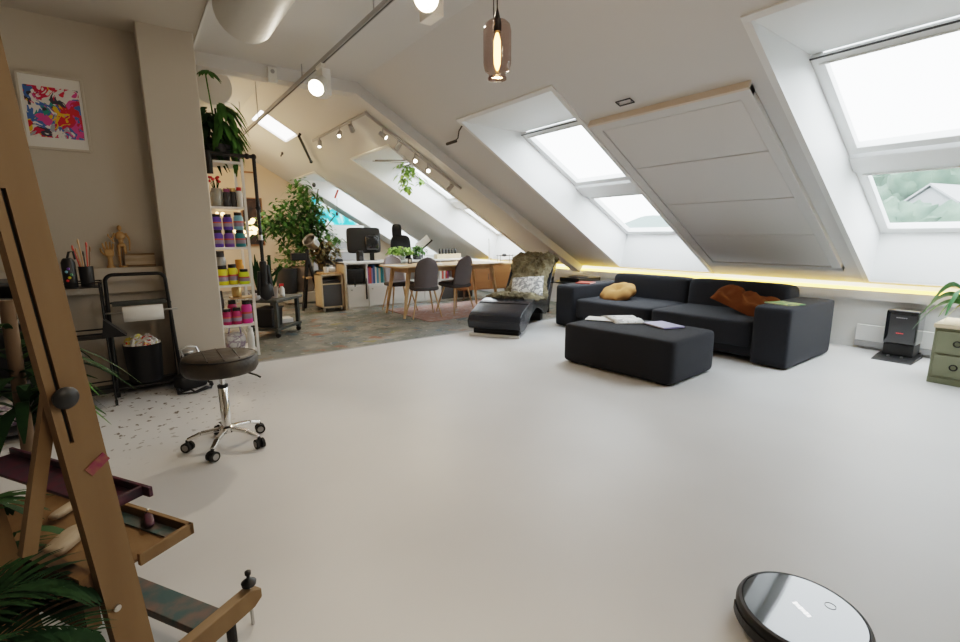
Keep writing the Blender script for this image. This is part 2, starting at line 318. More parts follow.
# rooflight cut partly in the flat, partly in the slope: a glazed square
s = MB()
rl = bpy.data.objects.new('window_6', None); C.objects.link(rl); struct(rl)
s = MB(); ka, kb = sky[0], sky[1]
for a, b in (((ka, sky[2]), (kb, sky[2])), ((kb, sky[2]), (kb, sky[3])), ((kb, sky[3]), (ka, sky[3])), ((ka, sky[3]), (ka, sky[2]))):
    s.add([(a[0], a[1], sz(a[0])), (b[0], b[1], sz(b[0])), (b[0], b[1], sz(b[0])+.05), (a[0], a[1], sz(a[0])+.05)], [(0, 1, 2, 3)])
s.build('reveal', 'reveal', rl)
opal = mat('opal_pane', (.9, .9, .9), .5, emit=(1, 1, 1), estr=3)
MB().add([(ka, sky[2], sz(ka)+.04), (kb, sky[2], sz(kb)+.04), (kb, sky[3], sz(kb)+.04), (ka, sky[3], sz(ka)+.04)], [(0, 1, 2, 3)]).build('pane', opal, rl)

def gz(x): return 2.445-.556*(x-4.02)           # glass plane
GX0, GX1 = 4.02, 6.19
def skylight(name, y0, y1):
    w = bpy.data.objects.new(name, None); C.objects.link(w); struct(w)
    zt, zb = sz(UO), sz(UE)
    s = MB()
    for y in (y0, y1): s.add([(UO, y, zt), (GX0, y, gz(GX0)), (GX1, y, gz(GX1)), (UE, y, zb)], [(0, 1, 2, 3)])
    s.add([(UO, y0, zt), (UO, y1, zt), (GX0, y1, gz(GX0)), (GX0, y0, gz(GX0))], [(0, 1, 2, 3)])
    s.add([(UE, y0, zb), (UE, y1, zb), (GX1, y1, gz(GX1)), (GX1, y0, gz(GX1))], [(0, 1, 2, 3)])
    s.build('reveal', 'reveal', w)
    s = MB(); t = .045                           # casing on the ceiling around the opening
    n = Vector((-math.sin(R(30.55)), 0, -math.cos(R(30.55))))
    def P(x, y): return Vector((x, y, sz(x)))+n*.008
    for a, b in ((P(UO, y0-t/2), P(UE, y0-t/2)), (P(UO, y1+t/2), P(UE, y1+t/2))): s.bar(a, b, .045, .016, n)
    for x in (UO-t/2, UE+t/2): s.bar(P(x, y0-t), P(x, y1+t), .045, .016, n)
    s.build('casing', 'frame', w)
    def G(x, y, o=0): return Vector((x, y, gz(x)))-n*o
    xm0, xm1 = 5.02, 5.22
    for i, (xa, xb) in enumerate(((GX0, xm0), (xm1, GX1))):
        s = MB(); k = .075
        s.bar(G(xa+k/2, y0), G(xa+k/2, y1), k, .07, n); s.bar(G(xb-k/2, y0), G(xb-k/2, y1), k, .07, n)
        s.bar(G(xa, y0+k/2), G(xb, y0+k/2), k, .068, n); s.bar(G(xa, y1-k/2), G(xb, y1-k/2), k, .068, n)
        so = s.build('sash', 'frame', w, bevel=.006)
        MB().add([G(xa+.03, y0+.03, .01), G(xb-.03, y0+.03, .01), G(xb-.03, y1-.03, .01), G(xa+.03, y1-.03, .01)], [(0, 1, 2, 3)]).build('pane', 'glass', so)
        s = MB(); s.bar(G(xa+k*.75, y0+k*.6, -.045), G(xa+k*.75, y1-k*.6, -.045), .010, .010, n)
        for q in range(4): yy = y0+k+(y1-y0-2*k)*(q+.5)/4; s.bar(G(xa+k*.75, yy, -.045), G(xa+k*.75, yy, -.02), .012, .012, (0, 1, 0))
        s.build('ventilation_bar', 'wmetal', w)
        s = MB(); s.bar(G(xa+.006, y0, -.036), G(xa+.006, y1, -.036), .012, .006, n); s.build('gasket', 'dgrey', w)
    s = MB(); s.bar(G((xm0+xm1)/2, y0, -.01), G((xm0+xm1)/2, y1, -.01), xm1-xm0, .11, n); s.build('middle_bar', 'frame', w, bevel=.012)
    return w
for i, h in enumerate(holes): skylight('window_%d' % (i+1), *h)
# knee wall with boxed ledge and LED
struct(MB().bb((KX, Y0, 0), (KX+.1, YF+.1, .64)).build('wall_right', 'knee'))
struct(MB().bb((6.145, Y0, .525), (KX, YF, .618)).build('trim_2', 'knee'))
struct(MB().bb((KX+.0, Y0, .60), (KX+.32, YF, .80)).build('trim_3', 'knee'))
struct(MB().bb((KX-.012, Y0, 0), (KX, YF, .06)).build('baseboard_right', 'knee'))
led = tag(MB().bb((6.158, Y0+.1, .619), (6.172, 8.4, .652)).build('led_strip', 'led'), 'warm yellow light strip running along the ledge under the sloping ceiling', 'light strip')
# left (picture) wall, pillar, soffit, beam
struct(MB().bb((XL, YW, 0), (.3, YW+.12, 2.76)).build('wall_left', 'wall'))
struct(MB().bb((.195, 4.50, 0), (.56, 4.93, 2.76)).build('pillar', 'wall', bevel=.008))
struct(MB().bb((XL, Y0, 2.75), (.585, YW+.2, CZ+.02)).build('ceiling_soffit', 'wall'))
struct(MB().bb((.585, Y0, 2.735), (.60, YW+.2, 2.775)).build('trim_4', 'knee'))
struct(MB().bb((XL-.1, Y0, 0), (XL, YW+.1, 3)).build('wall_side', 'wall'))
struct(MB().bb((XL, Y0-.1, 0), (KX+.1, Y0, 3.1)).build('wall_back', 'wall'))
struct(MB().bb((.2, YW+.12, 0), (.3, YF, 3.35)).build('wall_inner', 'wallfar'))
struct(MB().prism([(.2, 0), (KX+.1, 0), (KX+.1, .7), (XF, 3.36), (.2, 3.36)], YF, YF+.1, lambda p, q, t: (p, t, q)).build('wall_far', 'wallfar'))
s = MB(); s.bb((.3, 5.52, CZ-.125), (XK-.0, 5.70, CZ))
n_ = Vector((-math.sin(R(30.55)), 0, -math.cos(R(30.55))))
s.bar(Vector((XK-.11, 5.61, sz(XK-.11)))+n_*.055, Vector((6.12, 5.50, sz(6.12)))+n_*.055, .172, .125, n_)
struct(s.build('ceiling_beam', 'ceil'))

# ceiling fabric panel between the skylights
pn = thing('ceiling_panel', 'large framed pale grey fabric panel of four fields on the sloping ceiling', 'wall panel')
n = n_
def P2(x, y, o=0): return Vector((x, y, sz(x)))+n*o
xa, xb, ya, yb = 3.53, 5.84, 1.68, 3.08
s = MB(); k = .085
s.bar(P2(xa, ya+k/2, .025), P2(xb, ya+k/2, .025), k, .05, n); s.bar(P2(xa, yb-k/2, .025), P2(xb, yb-k/2, .025), k, .05, n)
s.bar(P2(xb-k/2, ya, .025), P2(xb-k/2, yb, .025), k, .05, n); s.bar(P2(xa+k/2, ya, .025), P2(xa+k/2, yb, .025), k, .049, n)
s.build('panel_frame', 'ceil', pn, bevel=.004)
MB().bar(P2(xa-.006, ya-.004, .03), P2(xa-.006, yb+.004, .03), .02, .062, n).build('top_lip', 'lip', pn)
cuts = [xa+k, 4.12, 4.68, 5.22, xb-k]
for i in range(4):
    MB().bar(P2(cuts[i]+.004, (ya+yb)/2, .02), P2(cuts[i+1]-.004, (ya+yb)/2, .02), yb-ya-2*k-.01, .04, n).build('fabric_field', 'fab', pn, bevel=.006)
vt = thing('ceiling_vent', 'small dark wire vent catch on ceiling above the fabric panel', 'vent', P2(3.41, 2.62, .01))
s = MB()
for q in (-.06, .06): s.tube([(q*.0+.0, q, 0), (.0, q, -.02)], .004)
s.tube([(.03, -.07, -.02), (.03, .07, -.02), (-.03, .07, 0), (-.03, -.07, 0)], .006, closed=True); s.build('wire_loop', 'dgrey', vt)
# window crank by second skylight
cr = tag(MB().tube([onsl(462, 126, .02), onsl(459, 131, .06), onsl(458, 138, .08), onsl(455, 141, .08)], .008).tube([onsl(456, 141, .08), onsl(447, 144, .09)], .019).build('window_crank', 'black', smooth=True), 'black cranked handle hanging off the upper corner of the middle skylight', 'window crank')
rod = tag(MB().tube([P2(2.43, 8.24, .02), P2(2.43, 8.24, .07), P2(2.86, 9.06, .08)], .022).ell(P2(2.86, 9.06, .08), (.03, .03, .03)).build('window_rod', 'black', smooth=True), 'black rod slung under the sloping ceiling beside the rooflight', 'rod')
hk = tag(MB().ell(P2(2.55, 9.9, .02), (.02, .03, .03)).tube([P2(2.55, 9.9, .02), P2(2.55, 9.88, .09)], .012).build('ceiling_hook', 'dgrey', smooth=True), 'small dark hook on far ceiling below the rooflight', 'hook')

# ducts
def duct(y0, y1, x, label):
    t = thing('spiral_duct', label, 'duct')
    for y in (y0+.3, y1-.35): MB().bb((x-.012, y-.012, CZ-.02), (x+.012, y+.012, CZ if y < 5.6 else CF)).build('hanging_strap', 'lgrey', t)
    s = MB(); pr = []; L = y1-y0; nseg = int(L/.05)
    s.lathe([(.19+(.009 if i % 2 else 0), L*i/nseg) for i in range(nseg+1)]+[(.15, L+.03), (.02, L+.04)], (x, y0, CZ-.215), 32, (0, 1, 0))
    s.build('duct_tube', 'duct', t, smooth=True)
duct(1.2, 3.85, .81, 'pale ribbed ventilation duct under ceiling before the beam')
duct(5.78, 7.3, .84, 'pale ribbed ventilation duct end above shelf plants beyond the beam')
dt = thing('smoke_detector', 'small white box sensor mounted at top of the ceiling beam', 'sensor', (1.37, 5.50, CZ-.10))
MB().box((0, 0, 0), (.09, .05, .15)).build('housing', 'white', dt, bevel=.01); MB().cyl((0, -.026, .03), (0, -.034, .03), .02).build('sensor_eye', 'lgrey', dt)

# ================================================================== TRACK LIGHTS
tr = thing('ceiling_track', 'long grey lighting rail running away under the flat ceiling', 'light rail', (1.615, 0, 2.80))
MB().bb((-.016, -1.0, -.018), (.016, 8.78, .018)).build('rail', 'lgrey', tr)
MB().bb((-.006, -1.0, -.02), (.006, 8.78, -.0185)).build('conductor_slot', 'dgrey', tr)
s = MB()
for y in (-.5, 1.5, 3.5, 5.3, 7.4, 8.6): MB().cyl((0, y, .018), (0, y, (.15 if y < 5.6 else .5)), .006, 8).build('rail_hanger', 'lgrey', tr)
def big_spot(y, head_dir, label, dx=.0):
    t = thing('track_spotlight', label, 'spotlight', (1.615, y, 2.78))
    MB().box((0, 0, -.005), (.04, .16, .03)).build('track_adapter', 'wmetal', t, bevel=.004)
    MB().bb((.0+dx, -.03, -.26), (.085+dx, .13, -.02)).build('gear_box', 'wmetal', t, bevel=.008)
    d = Vector(head_dir).normalized(); c = Vector((dx-.05, -.06, -.20))
    h = MB().lathe([(.055, -.11), (.065, -.10), (.072, .05), (.078, .052), (.078, .066), (.07, .066), (.066, .055)], c, 28, d).build('lamp_head', 'wmetal', t, smooth=True)
    MB().lathe([(.070, .060), (.06, .068), (.01, .071)], c, 28, d).build('lens', 'hotbulb', t, smooth=True)
    l = bpy.data.lights.new('spot', 'SPOT'); l.energy = 35; l.color = (1, .86, .68); l.spot_size = R(80); l.spot_blend = .6; l.shadow_soft_size = .05
    o = bpy.data.objects.new('track_spot_beam', l); C.objects.link(o); o.parent = t; o.location = c+d*.1; o.rotation_euler = d.to_track_quat('-Z', 'Y').to_euler(); return t
p1 = onz(323, 64, 2.80); p2 = onz(441, -8, 2.86)
big_spot(p1.y, (-.55, -.62, -.5), 'white can spotlight with glowing lens hanging mid way along the rail')
big_spot(2.71, (-.50, -.72, -.40), 'glowing white can spotlight on the rail cut off by the top of the picture')
big_spot(-.9, (-.45, .80, -.40), 'added unseen fill spotlight on the rail behind the viewer, aimed at the picture wall')  # unseen spotlight added to brighten the dark left wall
for o in bpy.data.objects:
    if o.type == 'LIGHT' and o.parent and o.parent.location.y < -.5: o.data.energy = 34; o.data.shadow_soft_size = .25; o.data.spot_size = R(95)
# small spots: first arm on slope along y, second under beam
spots = [(321, 136, 0), (341, 122, 0), (353, 120, 0), (381, 129, 1), (398, 139, 1), (414, 152, 1), (427, 162, 1), (451, 178, 1)]
sr = tag(MB().bar(P2(2.60, 5.98, .03), P2(2.60, 8.15, .03), .03, .03, n).bar(P2(2.58, 5.98, .03), P2(4.05, 5.98, .03), .03, .03, n).build('corner_track', 'lgrey'), 'thin grey cornered spotlight rail on the sloping ceiling behind the beam', 'light rail')
names = ['farthest', 'second farthest', 'third farthest', 'upmost', 'second highest', 'third highest, lit', 'fourth highest, lit', 'lowest']
proto = None
def mini(nm, pos, d, label, lit):
    t = thing('small_spotlight', label, 'spotlight', pos, group='small spotlights on the cornered rail')
    d = Vector(d).normalized(); c = Vector((0, 0, -.09))
    MB().cyl((0, 0, 0), c, .009, 8).build('stem', 'lgrey', t)
    MB().lathe([(.018, -.06), (.028, -.055), (.036, .05), (.033, .052)], c, 16, d).build('lamp_head', 'lgrey', t, smooth=True)
    MB().lathe([(.034, .046), (.02, .054), (.005, .056)], c, 16, d).build('lens', 'hotbulb' if lit else 'lgrey', t, smooth=True)
    if lit:
        l = bpy.data.lights.new('spot', 'SPOT'); l.energy = 12; l.color = (1, .78, .5); l.spot_size = R(75); l.spot_blend = .7; l.shadow_soft_size = .03
        o = bpy.data.objects.new('small_spot_beam', l); C.objects.link(o); o.parent = t; o.location = c+d*.07; o.rotation_euler = d.to_track_quat('-Z', 'Y').to_euler()
dirs = [(-.2, -.4, -.85), (-.35, -.55, -.6), (.5, .5, -.55), (.5, -.55, -.55), (-.5, .3, -.7), (-.3, -.8, -.35), (-.3, -.8, -.3), (-.6, .1, -.6)]
labs = ['farthest small spotlight on the rail arm leading away, pointing down', 'lit small spotlight second farthest on the rail arm leading away', 'small spotlight nearest the rail corner, throwing a beam on the slope',
 'first small spotlight down the slope from the rail corner', 'second small spotlight down the slope from the rail corner, dark', 'third small spotlight down the slope, glowing towards the camera', 'fourth small spotlight down the slope, glowing beside a lit patch', 'lowest small spotlight on the rail arm running down the slope']
ypos = [7.8, 6.9, 6.45]; xpos = [2.84, 3.05, 3.30, 3.50, 3.87]
for i in range(8):
    q = P2(2.60, ypos[i], .045) if i < 3 else P2(xpos[i-3], 5.98, .045)
    mini(i, q, dirs[i], labs[i], i not in (4, 7))

# pendant lamp
pd = thing('pendant_lamp', 'smoked rose glass pendant lamp with long glowing filament bulb', 'pendant lamp', (1.42, 1.80, 1.915)); PSZ = (.92, .92, .92); pd.scale = PSZ
prof = [(.005, .245), (.045, .24), (.062, .225), (.068, .20), (.068, .05), (.060, .02), (.042, .006), (.042, -.02)]
MB().lathe(prof[::-1], (0, 0, 0), 36, cap=False).build('glass_shade', 'smoke', pd, smooth=True)
MB().lathe([(.036, -.022), (.046, -.02), (.046, -.012), (.036, -.012)], (0, 0, 0), 32).build('glass_rim', 'smoke', pd, smooth=True)
MB().lathe([(.010, .19), (.02, .195), (.021, .235), (.014, .26), (.004, .30)], (0, 0, 0), 20).build('socket', 'black', pd, smooth=True)
MB().tube([(0, 0, .29), (0, 0, 1.12)], .0035, 6).tube([(-.022, .0, .24), (-.022, 0, .7), (-.02, 0, 1.12)], .0028, 6).build('cord', 'black', pd)
MB().lathe([(.006, .19), (.010, .178), (.016, .155), (.017, .09), (.015, .05), (.008, .03), (.002, .02)][::-1], (0, 0, 0), 20).build('bulb', 'fil', pd, smooth=True)
l = bpy.data.lights.new('pendant_point', 'POINT'); l.energy = 5; l.color = (1, .62, .3); l.shadow_soft_size = .04
o = bpy.data.objects.new('pendant_point', l); C.objects.link(o); o.parent = pd; o.location = (0, 0, -.06)
tag(MB().cyl((1.42, 1.80, CZ-.03), (1.42, 1.80, CZ), .05).build('ceiling_rose', 'black'), 'black round ceiling rose above the pendant lamp', 'ceiling rose')

# ================================================================== SOFA + OTTOMAN
sf = thing('sofa', 'long low charcoal fabric sofa with block arms under the skylights', 'sofa', (5.1, 3.06, 0), R(.9))
def arm(y):
    return MB().soft((-.015, y, .285), (1.10, .32, .55), 18, 16).build('armrest', 'sofa', sf, smooth=True)
for y in (-1.245, 1.245): arm(y)
MB().bb((-.50, -1.1, .05), (.54, 1.1, .16)).build('base', 'sofa', sf, bevel=.02)
for y in (-.545, .545):
    MB().soft((-.06, y, .27), (1.0, 1.09, .26), 12, 14).build('seat_cushion', 'sofa', sf, smooth=True)
    MB().soft((.375, y, .44), (.34, 1.085, .50), 9, 14, ry=R(5)).build('back_cushion', 'sofa', sf, smooth=True)
for x in (-.45, .45):
    for y in (-1.25, 1.25): MB().bb((x-.04, y-.08, 0), (x+.04, y+.08, .06)).build('foot', 'black', sf)
ot = thing('ottoman', 'rectangular charcoal fabric ottoman in front of the sofa', 'ottoman', (3.67, 2.57, 0), R(4))
MB().soft((-.008, 0, .195), (.755, 1.12, .37), 16, 16).build('cushion_block', 'sofa', ot, smooth=True)
for x in (-.3, .3):
    for y in (-.44, .44): MB().bb((x-.04, y-.04, 0), (x+.04, y+.04, .04)).build('foot', 'black', ot)
def book(name, label, cat, loc, rz, w, h, t, m, pages=True, openb=False):
    o = thing(name, label, cat, loc, rz)
    if openb:
        MB().grid(lambda u, v: ((u-.5)*w*2, (v-.5)*h, .004+.022*math.sin(math.pi*min(abs(u-.5)*2+.12, 1))**.6), 20, 4).build('pages', 'mag1', o, smooth=True, solid=.006)
        MB().box((0, 0, .002), (w*2+.01, h+.01, .004)).build('cover', m, o)
    else:
        MB().box((0, 0, t/2), (w-.006, h-.006, t*.8)).build('pages', 'paper', o); s = MB().box((0, 0, t*.93), (w, h, t*.12)).box((0, 0, t*.06), (w, h, t*.12)).box((-w/2, 0, t/2), (.002, h, t))
        s.build('cover', m, o)
    return o
book('open_magazine', 'open magazine with white pages lying on the ottoman', 'magazine', (3.80, 2.83, .386), R(58), .21, .28, .02, 'paper', openb=True)
book('magazine', 'closed pale magazine with violet cover at near end of ottoman', 'magazine', (3.84, 2.42, .386), R(72), .30, .22, .012, 'violetc')
book('magazine', 'thin white leaflet slipped under the open magazine on the ottoman', 'magazine', (3.66, 2.98, .386), R(30), .21, .28, .006, 'paper')
book('flat_book', 'coral red notebook lying on the far arm of the sofa', 'notebook', (4.93, 4.30, .561), R(20), .22, .20, .014, 'redc')
book('flat_book', 'green and yellow magazine lying on the near arm of the sofa', 'magazine', (4.86, 1.83, .561), R(70), .24, .22, .008, 'plate')
# round tufted cushion
cu = thing('round_cushion', 'tan velvet pumpkin cushion with tufted centre on the sofa', 'cushion', (4.98, 3.80, .475)); cu.rotation_euler = (R(-4), R(-22), R(10)); cu.scale = (1.12, 1.12, .9)
def pump(u, v):
    a = 2*math.pi*u; t = math.pi*v; rr = .20*(1+.045*math.cos(a*9))*math.sin(t)**.55; z = -.085*math.cos(t)
    z *= 1-.75*math.exp(-(rr/.045)**2); return (rr*math.cos(a), rr*math.sin(a), z)
MB().grid(pump, 72, 16).build('cushion_body', 'tan', cu, smooth=True)
MB().ell((0, 0, .03), (.022, .022, .012)).build('button', 'tan', cu, smooth=True)
# rust throw
def throw(u, v):
    x = (u-.5)*.74; y = (v-.5)*.46; e = (max(0, 1-(abs(2*u-1))**4)*max(0, 1-(abs(2*v-1))**4))**.5
    z = e*(.13+.05*mn.noise(Vector((x*7, y*7, 2)))+.02*mn.noise(Vector((x*24, y*24, 3)))+.035*math.sin(x*19+y*34+3*mn.noise(Vector((x*5, y*5, 7))))); return (x+.03*mn.noise(Vector((x*9, y*9, 5))), y+.03*mn.noise(Vector((x*8, y*9, 9))), z)
th = tag(MB().grid(throw, 44, 34).build('rust_throw', 'rust', smooth=True), 'crumpled rust brown throw on near seat of the sofa', 'throw'); th.scale = (1.22, 1.0, 1.15); th.location = (5.12, 2.16, .39); th.rotation_euler = (R(0), R(-22), R(98))

# ================================================================== CHAISE LOUNGE
ax = Vector((.84, .54, 0)).normalized(); rzl = math.atan2(ax.y, ax.x)
lg = thing('chaise_lounge', 'black leather wave shaped chaise lounge draped with fur', 'lounge chair', (3.47, 4.42, 0), rzl); lg.scale = (1.10, 1.0, .98)
def cat(pts, n=8):
    out = []
    for i in range(len(pts)-1):
        p0 = Vector(pts[max(i-1, 0)]); p1_ = Vector(pts[i]); p2_ = Vector(pts[i+1]); p3 = Vector(pts[min(i+2, len(pts)-1)])
        for k in range(n):
            t = k/n; out.append(.5*((2*p1_)+(-p0+p2_)*t+(2*p0-5*p1_+4*p2_-p3)*t*t+(-p0+3*p1_-3*p2_+p3)*t**3))
    out.append(Vector(pts[-1])); return out
top = cat([(-.10, .19), (-.03, .27), (.12, .325), (.37, .39), (.62, .40), (.92, .34), (1.16, .34), (1.33, .50), (1.50, .70), (1.64, .84)])
bot = cat([(1.74, .81), (1.62, .62), (1.46, .38), (1.30, .17), (1.12, .10), (.92, .19), (.66, .26), (.42, .21), (.22, .10), (.05, .055), (-.07, .10)])
poly = [(p[0], p[1]) for p in top+bot]
MB().prism(poly, -.33, .33, lambda p, q, t: (p, t, q)).build('body', 'leather', lg, bevel=.025, seg=3)
s = MB(); s.bb((-.075, -.32, .0), (-.045, .32, .03)); s.build('front_runner', 'wmetal', lg, bevel=.004)
MB().bb((-.0, -.29, .02), (.10, .29, .075)).build('front_plinth', 'black', lg); MB().bb((1.08, -.26, .0), (1.22, .26, .13)).build('rear_foot', 'black', lg, bevel=.01)
s = MB(); s.tube([(.27, -.325, .37), (.27, .325, .37)], .006); s.build('seam', 'black', lg)
MB().soft((1.62, 0, .76), (.17, .66, .34), 5, 10, ry=R(40)).build('headrest', 'leather', lg, smooth=True)
fpath = cat([(.46, .41), (.64, .43), (.92, .385), (1.12, .385), (1.29, .52), (1.45, .72), (1.57, .88), (1.68, .93), (1.78, .86), (1.80, .70)], 14)
def fur(u, v):
    i = u*(len(fpath)-1); a = int(min(i, len(fpath)-2)); p = fpath[a].lerp(fpath[a+1], i-a); d = (fpath[a+1]-fpath[a]).normalized(); nn = Vector((-d.y, d.x))
    w = .33*(1+.10*math.sin(u*9)+.06*math.sin(u*23)); 
    if u > .85: w *= 1-(u-.85)*1.6
    if u < .08: w *= .75+u*3.1
    y = (v-.5)*2*w; e = abs(2*v-1)
    t = .03+.030*mn.noise(Vector((u*22, v*9, 1)))+.020*mn.noise(Vector((u*70, v*30, 4)))-.07*e**5
    return (p.x+nn.x*t, y+.015*mn.noise(Vector((u*50, v*20, 3))), p.y+nn.y*t)
ft = tag(MB().grid(fur, 150, 60).build('fur_throw', 'fur', smooth=True, solid=.01), 'shaggy olive brown fur hide draped over the chaise lounge', 'fur throw'); ft.scale = lg.scale; ft.location = lg.location; ft.rotation_euler = lg.rotation_euler
# hair on the hide
try:
    ft.modifiers.new('hair', 'PARTICLE_SYSTEM'); ps = ft.particle_systems[0].settings; ps.type = 'HAIR'; ps.count = 16000; ps.hair_length = .03; ps.use_advanced_hair = True
    ps.root_radius = .6; ps.tip_radius = .1; ps.radius_scale = .004; ps.brownian_factor = .02; ps.normal_factor = .012; ps.tangent_factor = .012; ps.material = 1; ps.display_step = 2; ps.render_step = 2
except Exception as ex: print('hair', ex)
pw = thing('throw_pillow', 'white pillow with grey leaf print leaning on the fur hide', 'pillow'); pw.parent = None
def pil(sg): return lambda u, v: ((u-.5)*.46*(1-.12*(1-abs(2*v-1)**2)*0), (v-.5)*.36, sg*.065*(max(0, (1-abs(2*u-1)**2.6)*(1-abs(2*v-1)**2.6)))**.5)
s = MB().grid(pil(1), 20, 16).grid(pil(-1), 20, 16); s.build('pillow_cover', 'pattern', pw, smooth=True)
mt = lg.matrix_basis.copy()
lm = Matrix.Translation(lg.location) @ Matrix.Rotation(rzl, 4, 'Z')
pw.matrix_world = lm @ Matrix.Translation((1.20, -.06, .475)) @ Matrix.Rotation(R(-50), 4, 'Y') @ Matrix.Rotation(R(90+6), 4, 'Z')

# ================================================================== ROBOT VACUUM, DOCK, DRAWERS, HEATERS
rv = thing('robot_vacuum', 'round glossy black robot vacuum on the pale floor', 'robot vacuum', (1.508, .428, 0), R(-28))
MB().lathe([(.150, .012), (.168, .018), (.174, .03), (.174, .072), (.170, .082), (.166, .086)], n=72).build('body', 'blackm', rv, smooth=True)
MB().lathe([(.166, .078), (.167, .087), (.160, .089), (.158, .084)], n=72).build('top_ring', 'dgrey', rv, smooth=True)
MB().lathe([(.158, .083), (.157, .0885), (.001, .0890)], n=72).build('glass_top', 'gloss', rv, smooth=False)
s = MB()
for i in range(25):
    a = R(60+i*10); 
    s.box((.1765*math.cos(R(150+i*5)), .1765*math.sin(R(150+i*5)), .048), (.004, .016, .03), R(150+i*5))
s.build('bumper_band', 'black', rv)
s = MB(); s.tube([(.0, .03, .0895), (.0, -.03, .0895)], .0001); 
tx = MB()
for i, w in enumerate((.007, .009, .004, .008, .007, .010)): tx.box((0, .026-.010*i, .0892), (.011 if i % 2 else .014, .0075, .0008))
tx.build('logo_mark', mat('logo_white', (.9, .9, .9), .4, emit=(1, 1, 1), estr=1.6), rv)  # white lettering brightened by a glow of its own
s = MB(); s.tube([(.096+.014*math.cos(R(a*15)), .014*math.sin(R(a*15)), .0893) for a in range(24)], .0008, 6, closed=True); s.build('power_button', 'lgrey', rv)
for y in (.09, -.09): MB().cyl((.0, y, .03), (.02, y, .03), .03).build('wheel', 'rubber', rv)
MB().cyl((-.02, 0, .012), (-.02, 0, .03), .1).build('underside', 'black', rv)
rv.location.z = 0
dk = thing('vacuum_dock', 'black upright robot vacuum station with ramp against the low wall', 'docking station', (6.16, 1.19, 0))
MB().soft((-.145, 0, .31), (.27, .245, .34), 16, 12).build('tower', 'gloss', dk, smooth=True)
MB().bb((-.27, -.115, .03), (-.02, .115, .15)).build('tower_base', 'black', dk, bevel=.01)
MB().bb((-.06, -.13, .0), (-.01, .13, .05)).build('rear_skirt', 'black', dk)
MB().prism([(-.46, 0), (-.05, 0), (-.05, .04), (-.30, .03), (-.45, .008)], -.15, .15, lambda p, q, t: (p, t, q)).build('ramp', 'black', dk, bevel=.006)
s = MB()
for y in (-.05, .05): s.cyl((-.33, y, .028), (-.33, y, .042), .012, 12)
s.build('charging_contact', 'steel', dk)
s = MB()
for i in range(6): s.box((-.2815, .036-.014*i, .405), (.002, .009, .008))
s.build('logo_mark', 'lgrey', dk)
s = MB()
for i in range(4): s.box((-.2825, .022-.014*i, .255), (.002, .010, .006))
s.build('red_text_mark', mat('red_text_glow', (.6, .05, .05), .5, emit=(1, .05, .05), estr=.5), dk)  # red lettering with a glow put into its colour
for y, w, lab in ((1.475, .25, 'white low panel heater on the knee wall left of the robot station'), (1.04-.03, .22, 'white low panel heater between the robot station and the drawers')):
    h = thing('panel_heater', lab, 'heater', (KX-.012, y, 0)); MB().bb((-.045, -w/2, .09), (-.01, w/2, .26)).build('heater_panel', 'white', h, bevel=.006)
    MB().bb((-.05, -w/2, .035), (-.012, w/2, .088)).build('lower_grille', 'lgrey', h, bevel=.004)
dr = thing('drawer_cabinet', 'olive green two drawer cabinet with wooden top and dark pulls', 'drawer unit', (5.17, .835, 0))
MB().bb((0, -.62, .02), (.42, 0, .455)).build('carcass', 'olive', dr, bevel=.006)
MB().bb((-.015, -.64, .455), (.44, .01, .49)).build('cabinet_top', 'pale', dr, bevel=.008)
MB().bb((-.006, -.62, .0), (.40, .0, .05)).build('plinth', 'olive', dr, bevel=.004)
for z in (.065, .255):
    d = MB().bb((-.018, -.60, z), (0, -.02, z+.175)).build('drawer', 'olive', dr, bevel=.006)
    for y in (-.145, -.46):
        MB().tube([(-.024, y+.022*math.cos(R(a*30)), z+.085+.022*math.sin(R(a*30))) for a in range(12)], .005, 6, closed=True).build('pull', 'blackm', d, smooth=True)
# plant on drawers
pp = thing('potted_strap_plant', 'plant with broad arching leaves in pale pot on the olive drawers', 'potted plant', (5.32, .66, .49))
MB().lathe([(.045, 0), (.055, .01), (.07, .12), (.075, .125), (.068, .125), (.06, .10)], n=24).build('pot', 'white', pp, smooth=True)
MB().cyl((0, 0, .09), (0, 0, .105), .062).build('soil', 'soil', pp)
s = MB()
def arc_leaf(s, p, az, L, W, rise, fall, n=10):
    p = Vector(p); d = Vector((math.cos(az), math.sin(az), 0)); x = Vector((-d.y, d.x, .75)).normalized(); vs = []
    for i in range(n+1):
        t = i/n; c = p+d*(L*t)+Vector((0, 0, rise*math.sin(math.pi*min(t*.9, 1))-fall*t*t)); w = W/2*math.sin(math.pi*min(.08+t*.9, 1))**.6
        vs += [c-x*w+Vector((0, 0, w*.3)), c, c+x*w+Vector((0, 0, w*.3))]
    s.add(vs, [f for i in range(n) for f in ((i*3, i*3+1, i*3+4, i*3+3), (i*3+1, i*3+2, i*3+5, i*3+4))])
for a, L, r_, f in ((100, .30, .14, .12), (112, .34, .10, .22), (85, .26, .20, .05), (130, .22, .12, .10), (200, .20, .2, .05), (150, .24, .2, .1), (260, .3, .15, .1), (320, .28, .2, .1), (20, .25, .2, .06)):
    arc_leaf(s, (0, 0, .11), R(a), L, .075, r_, f)
s.build('leaves', 'leafb', pp, smooth=True)
s = MB(); arc_leaf(s, (0, 0, .11), R(118), .16, .07, .06, .12); s.build('yellowed_leaf', 'yleaf', pp, smooth=True)

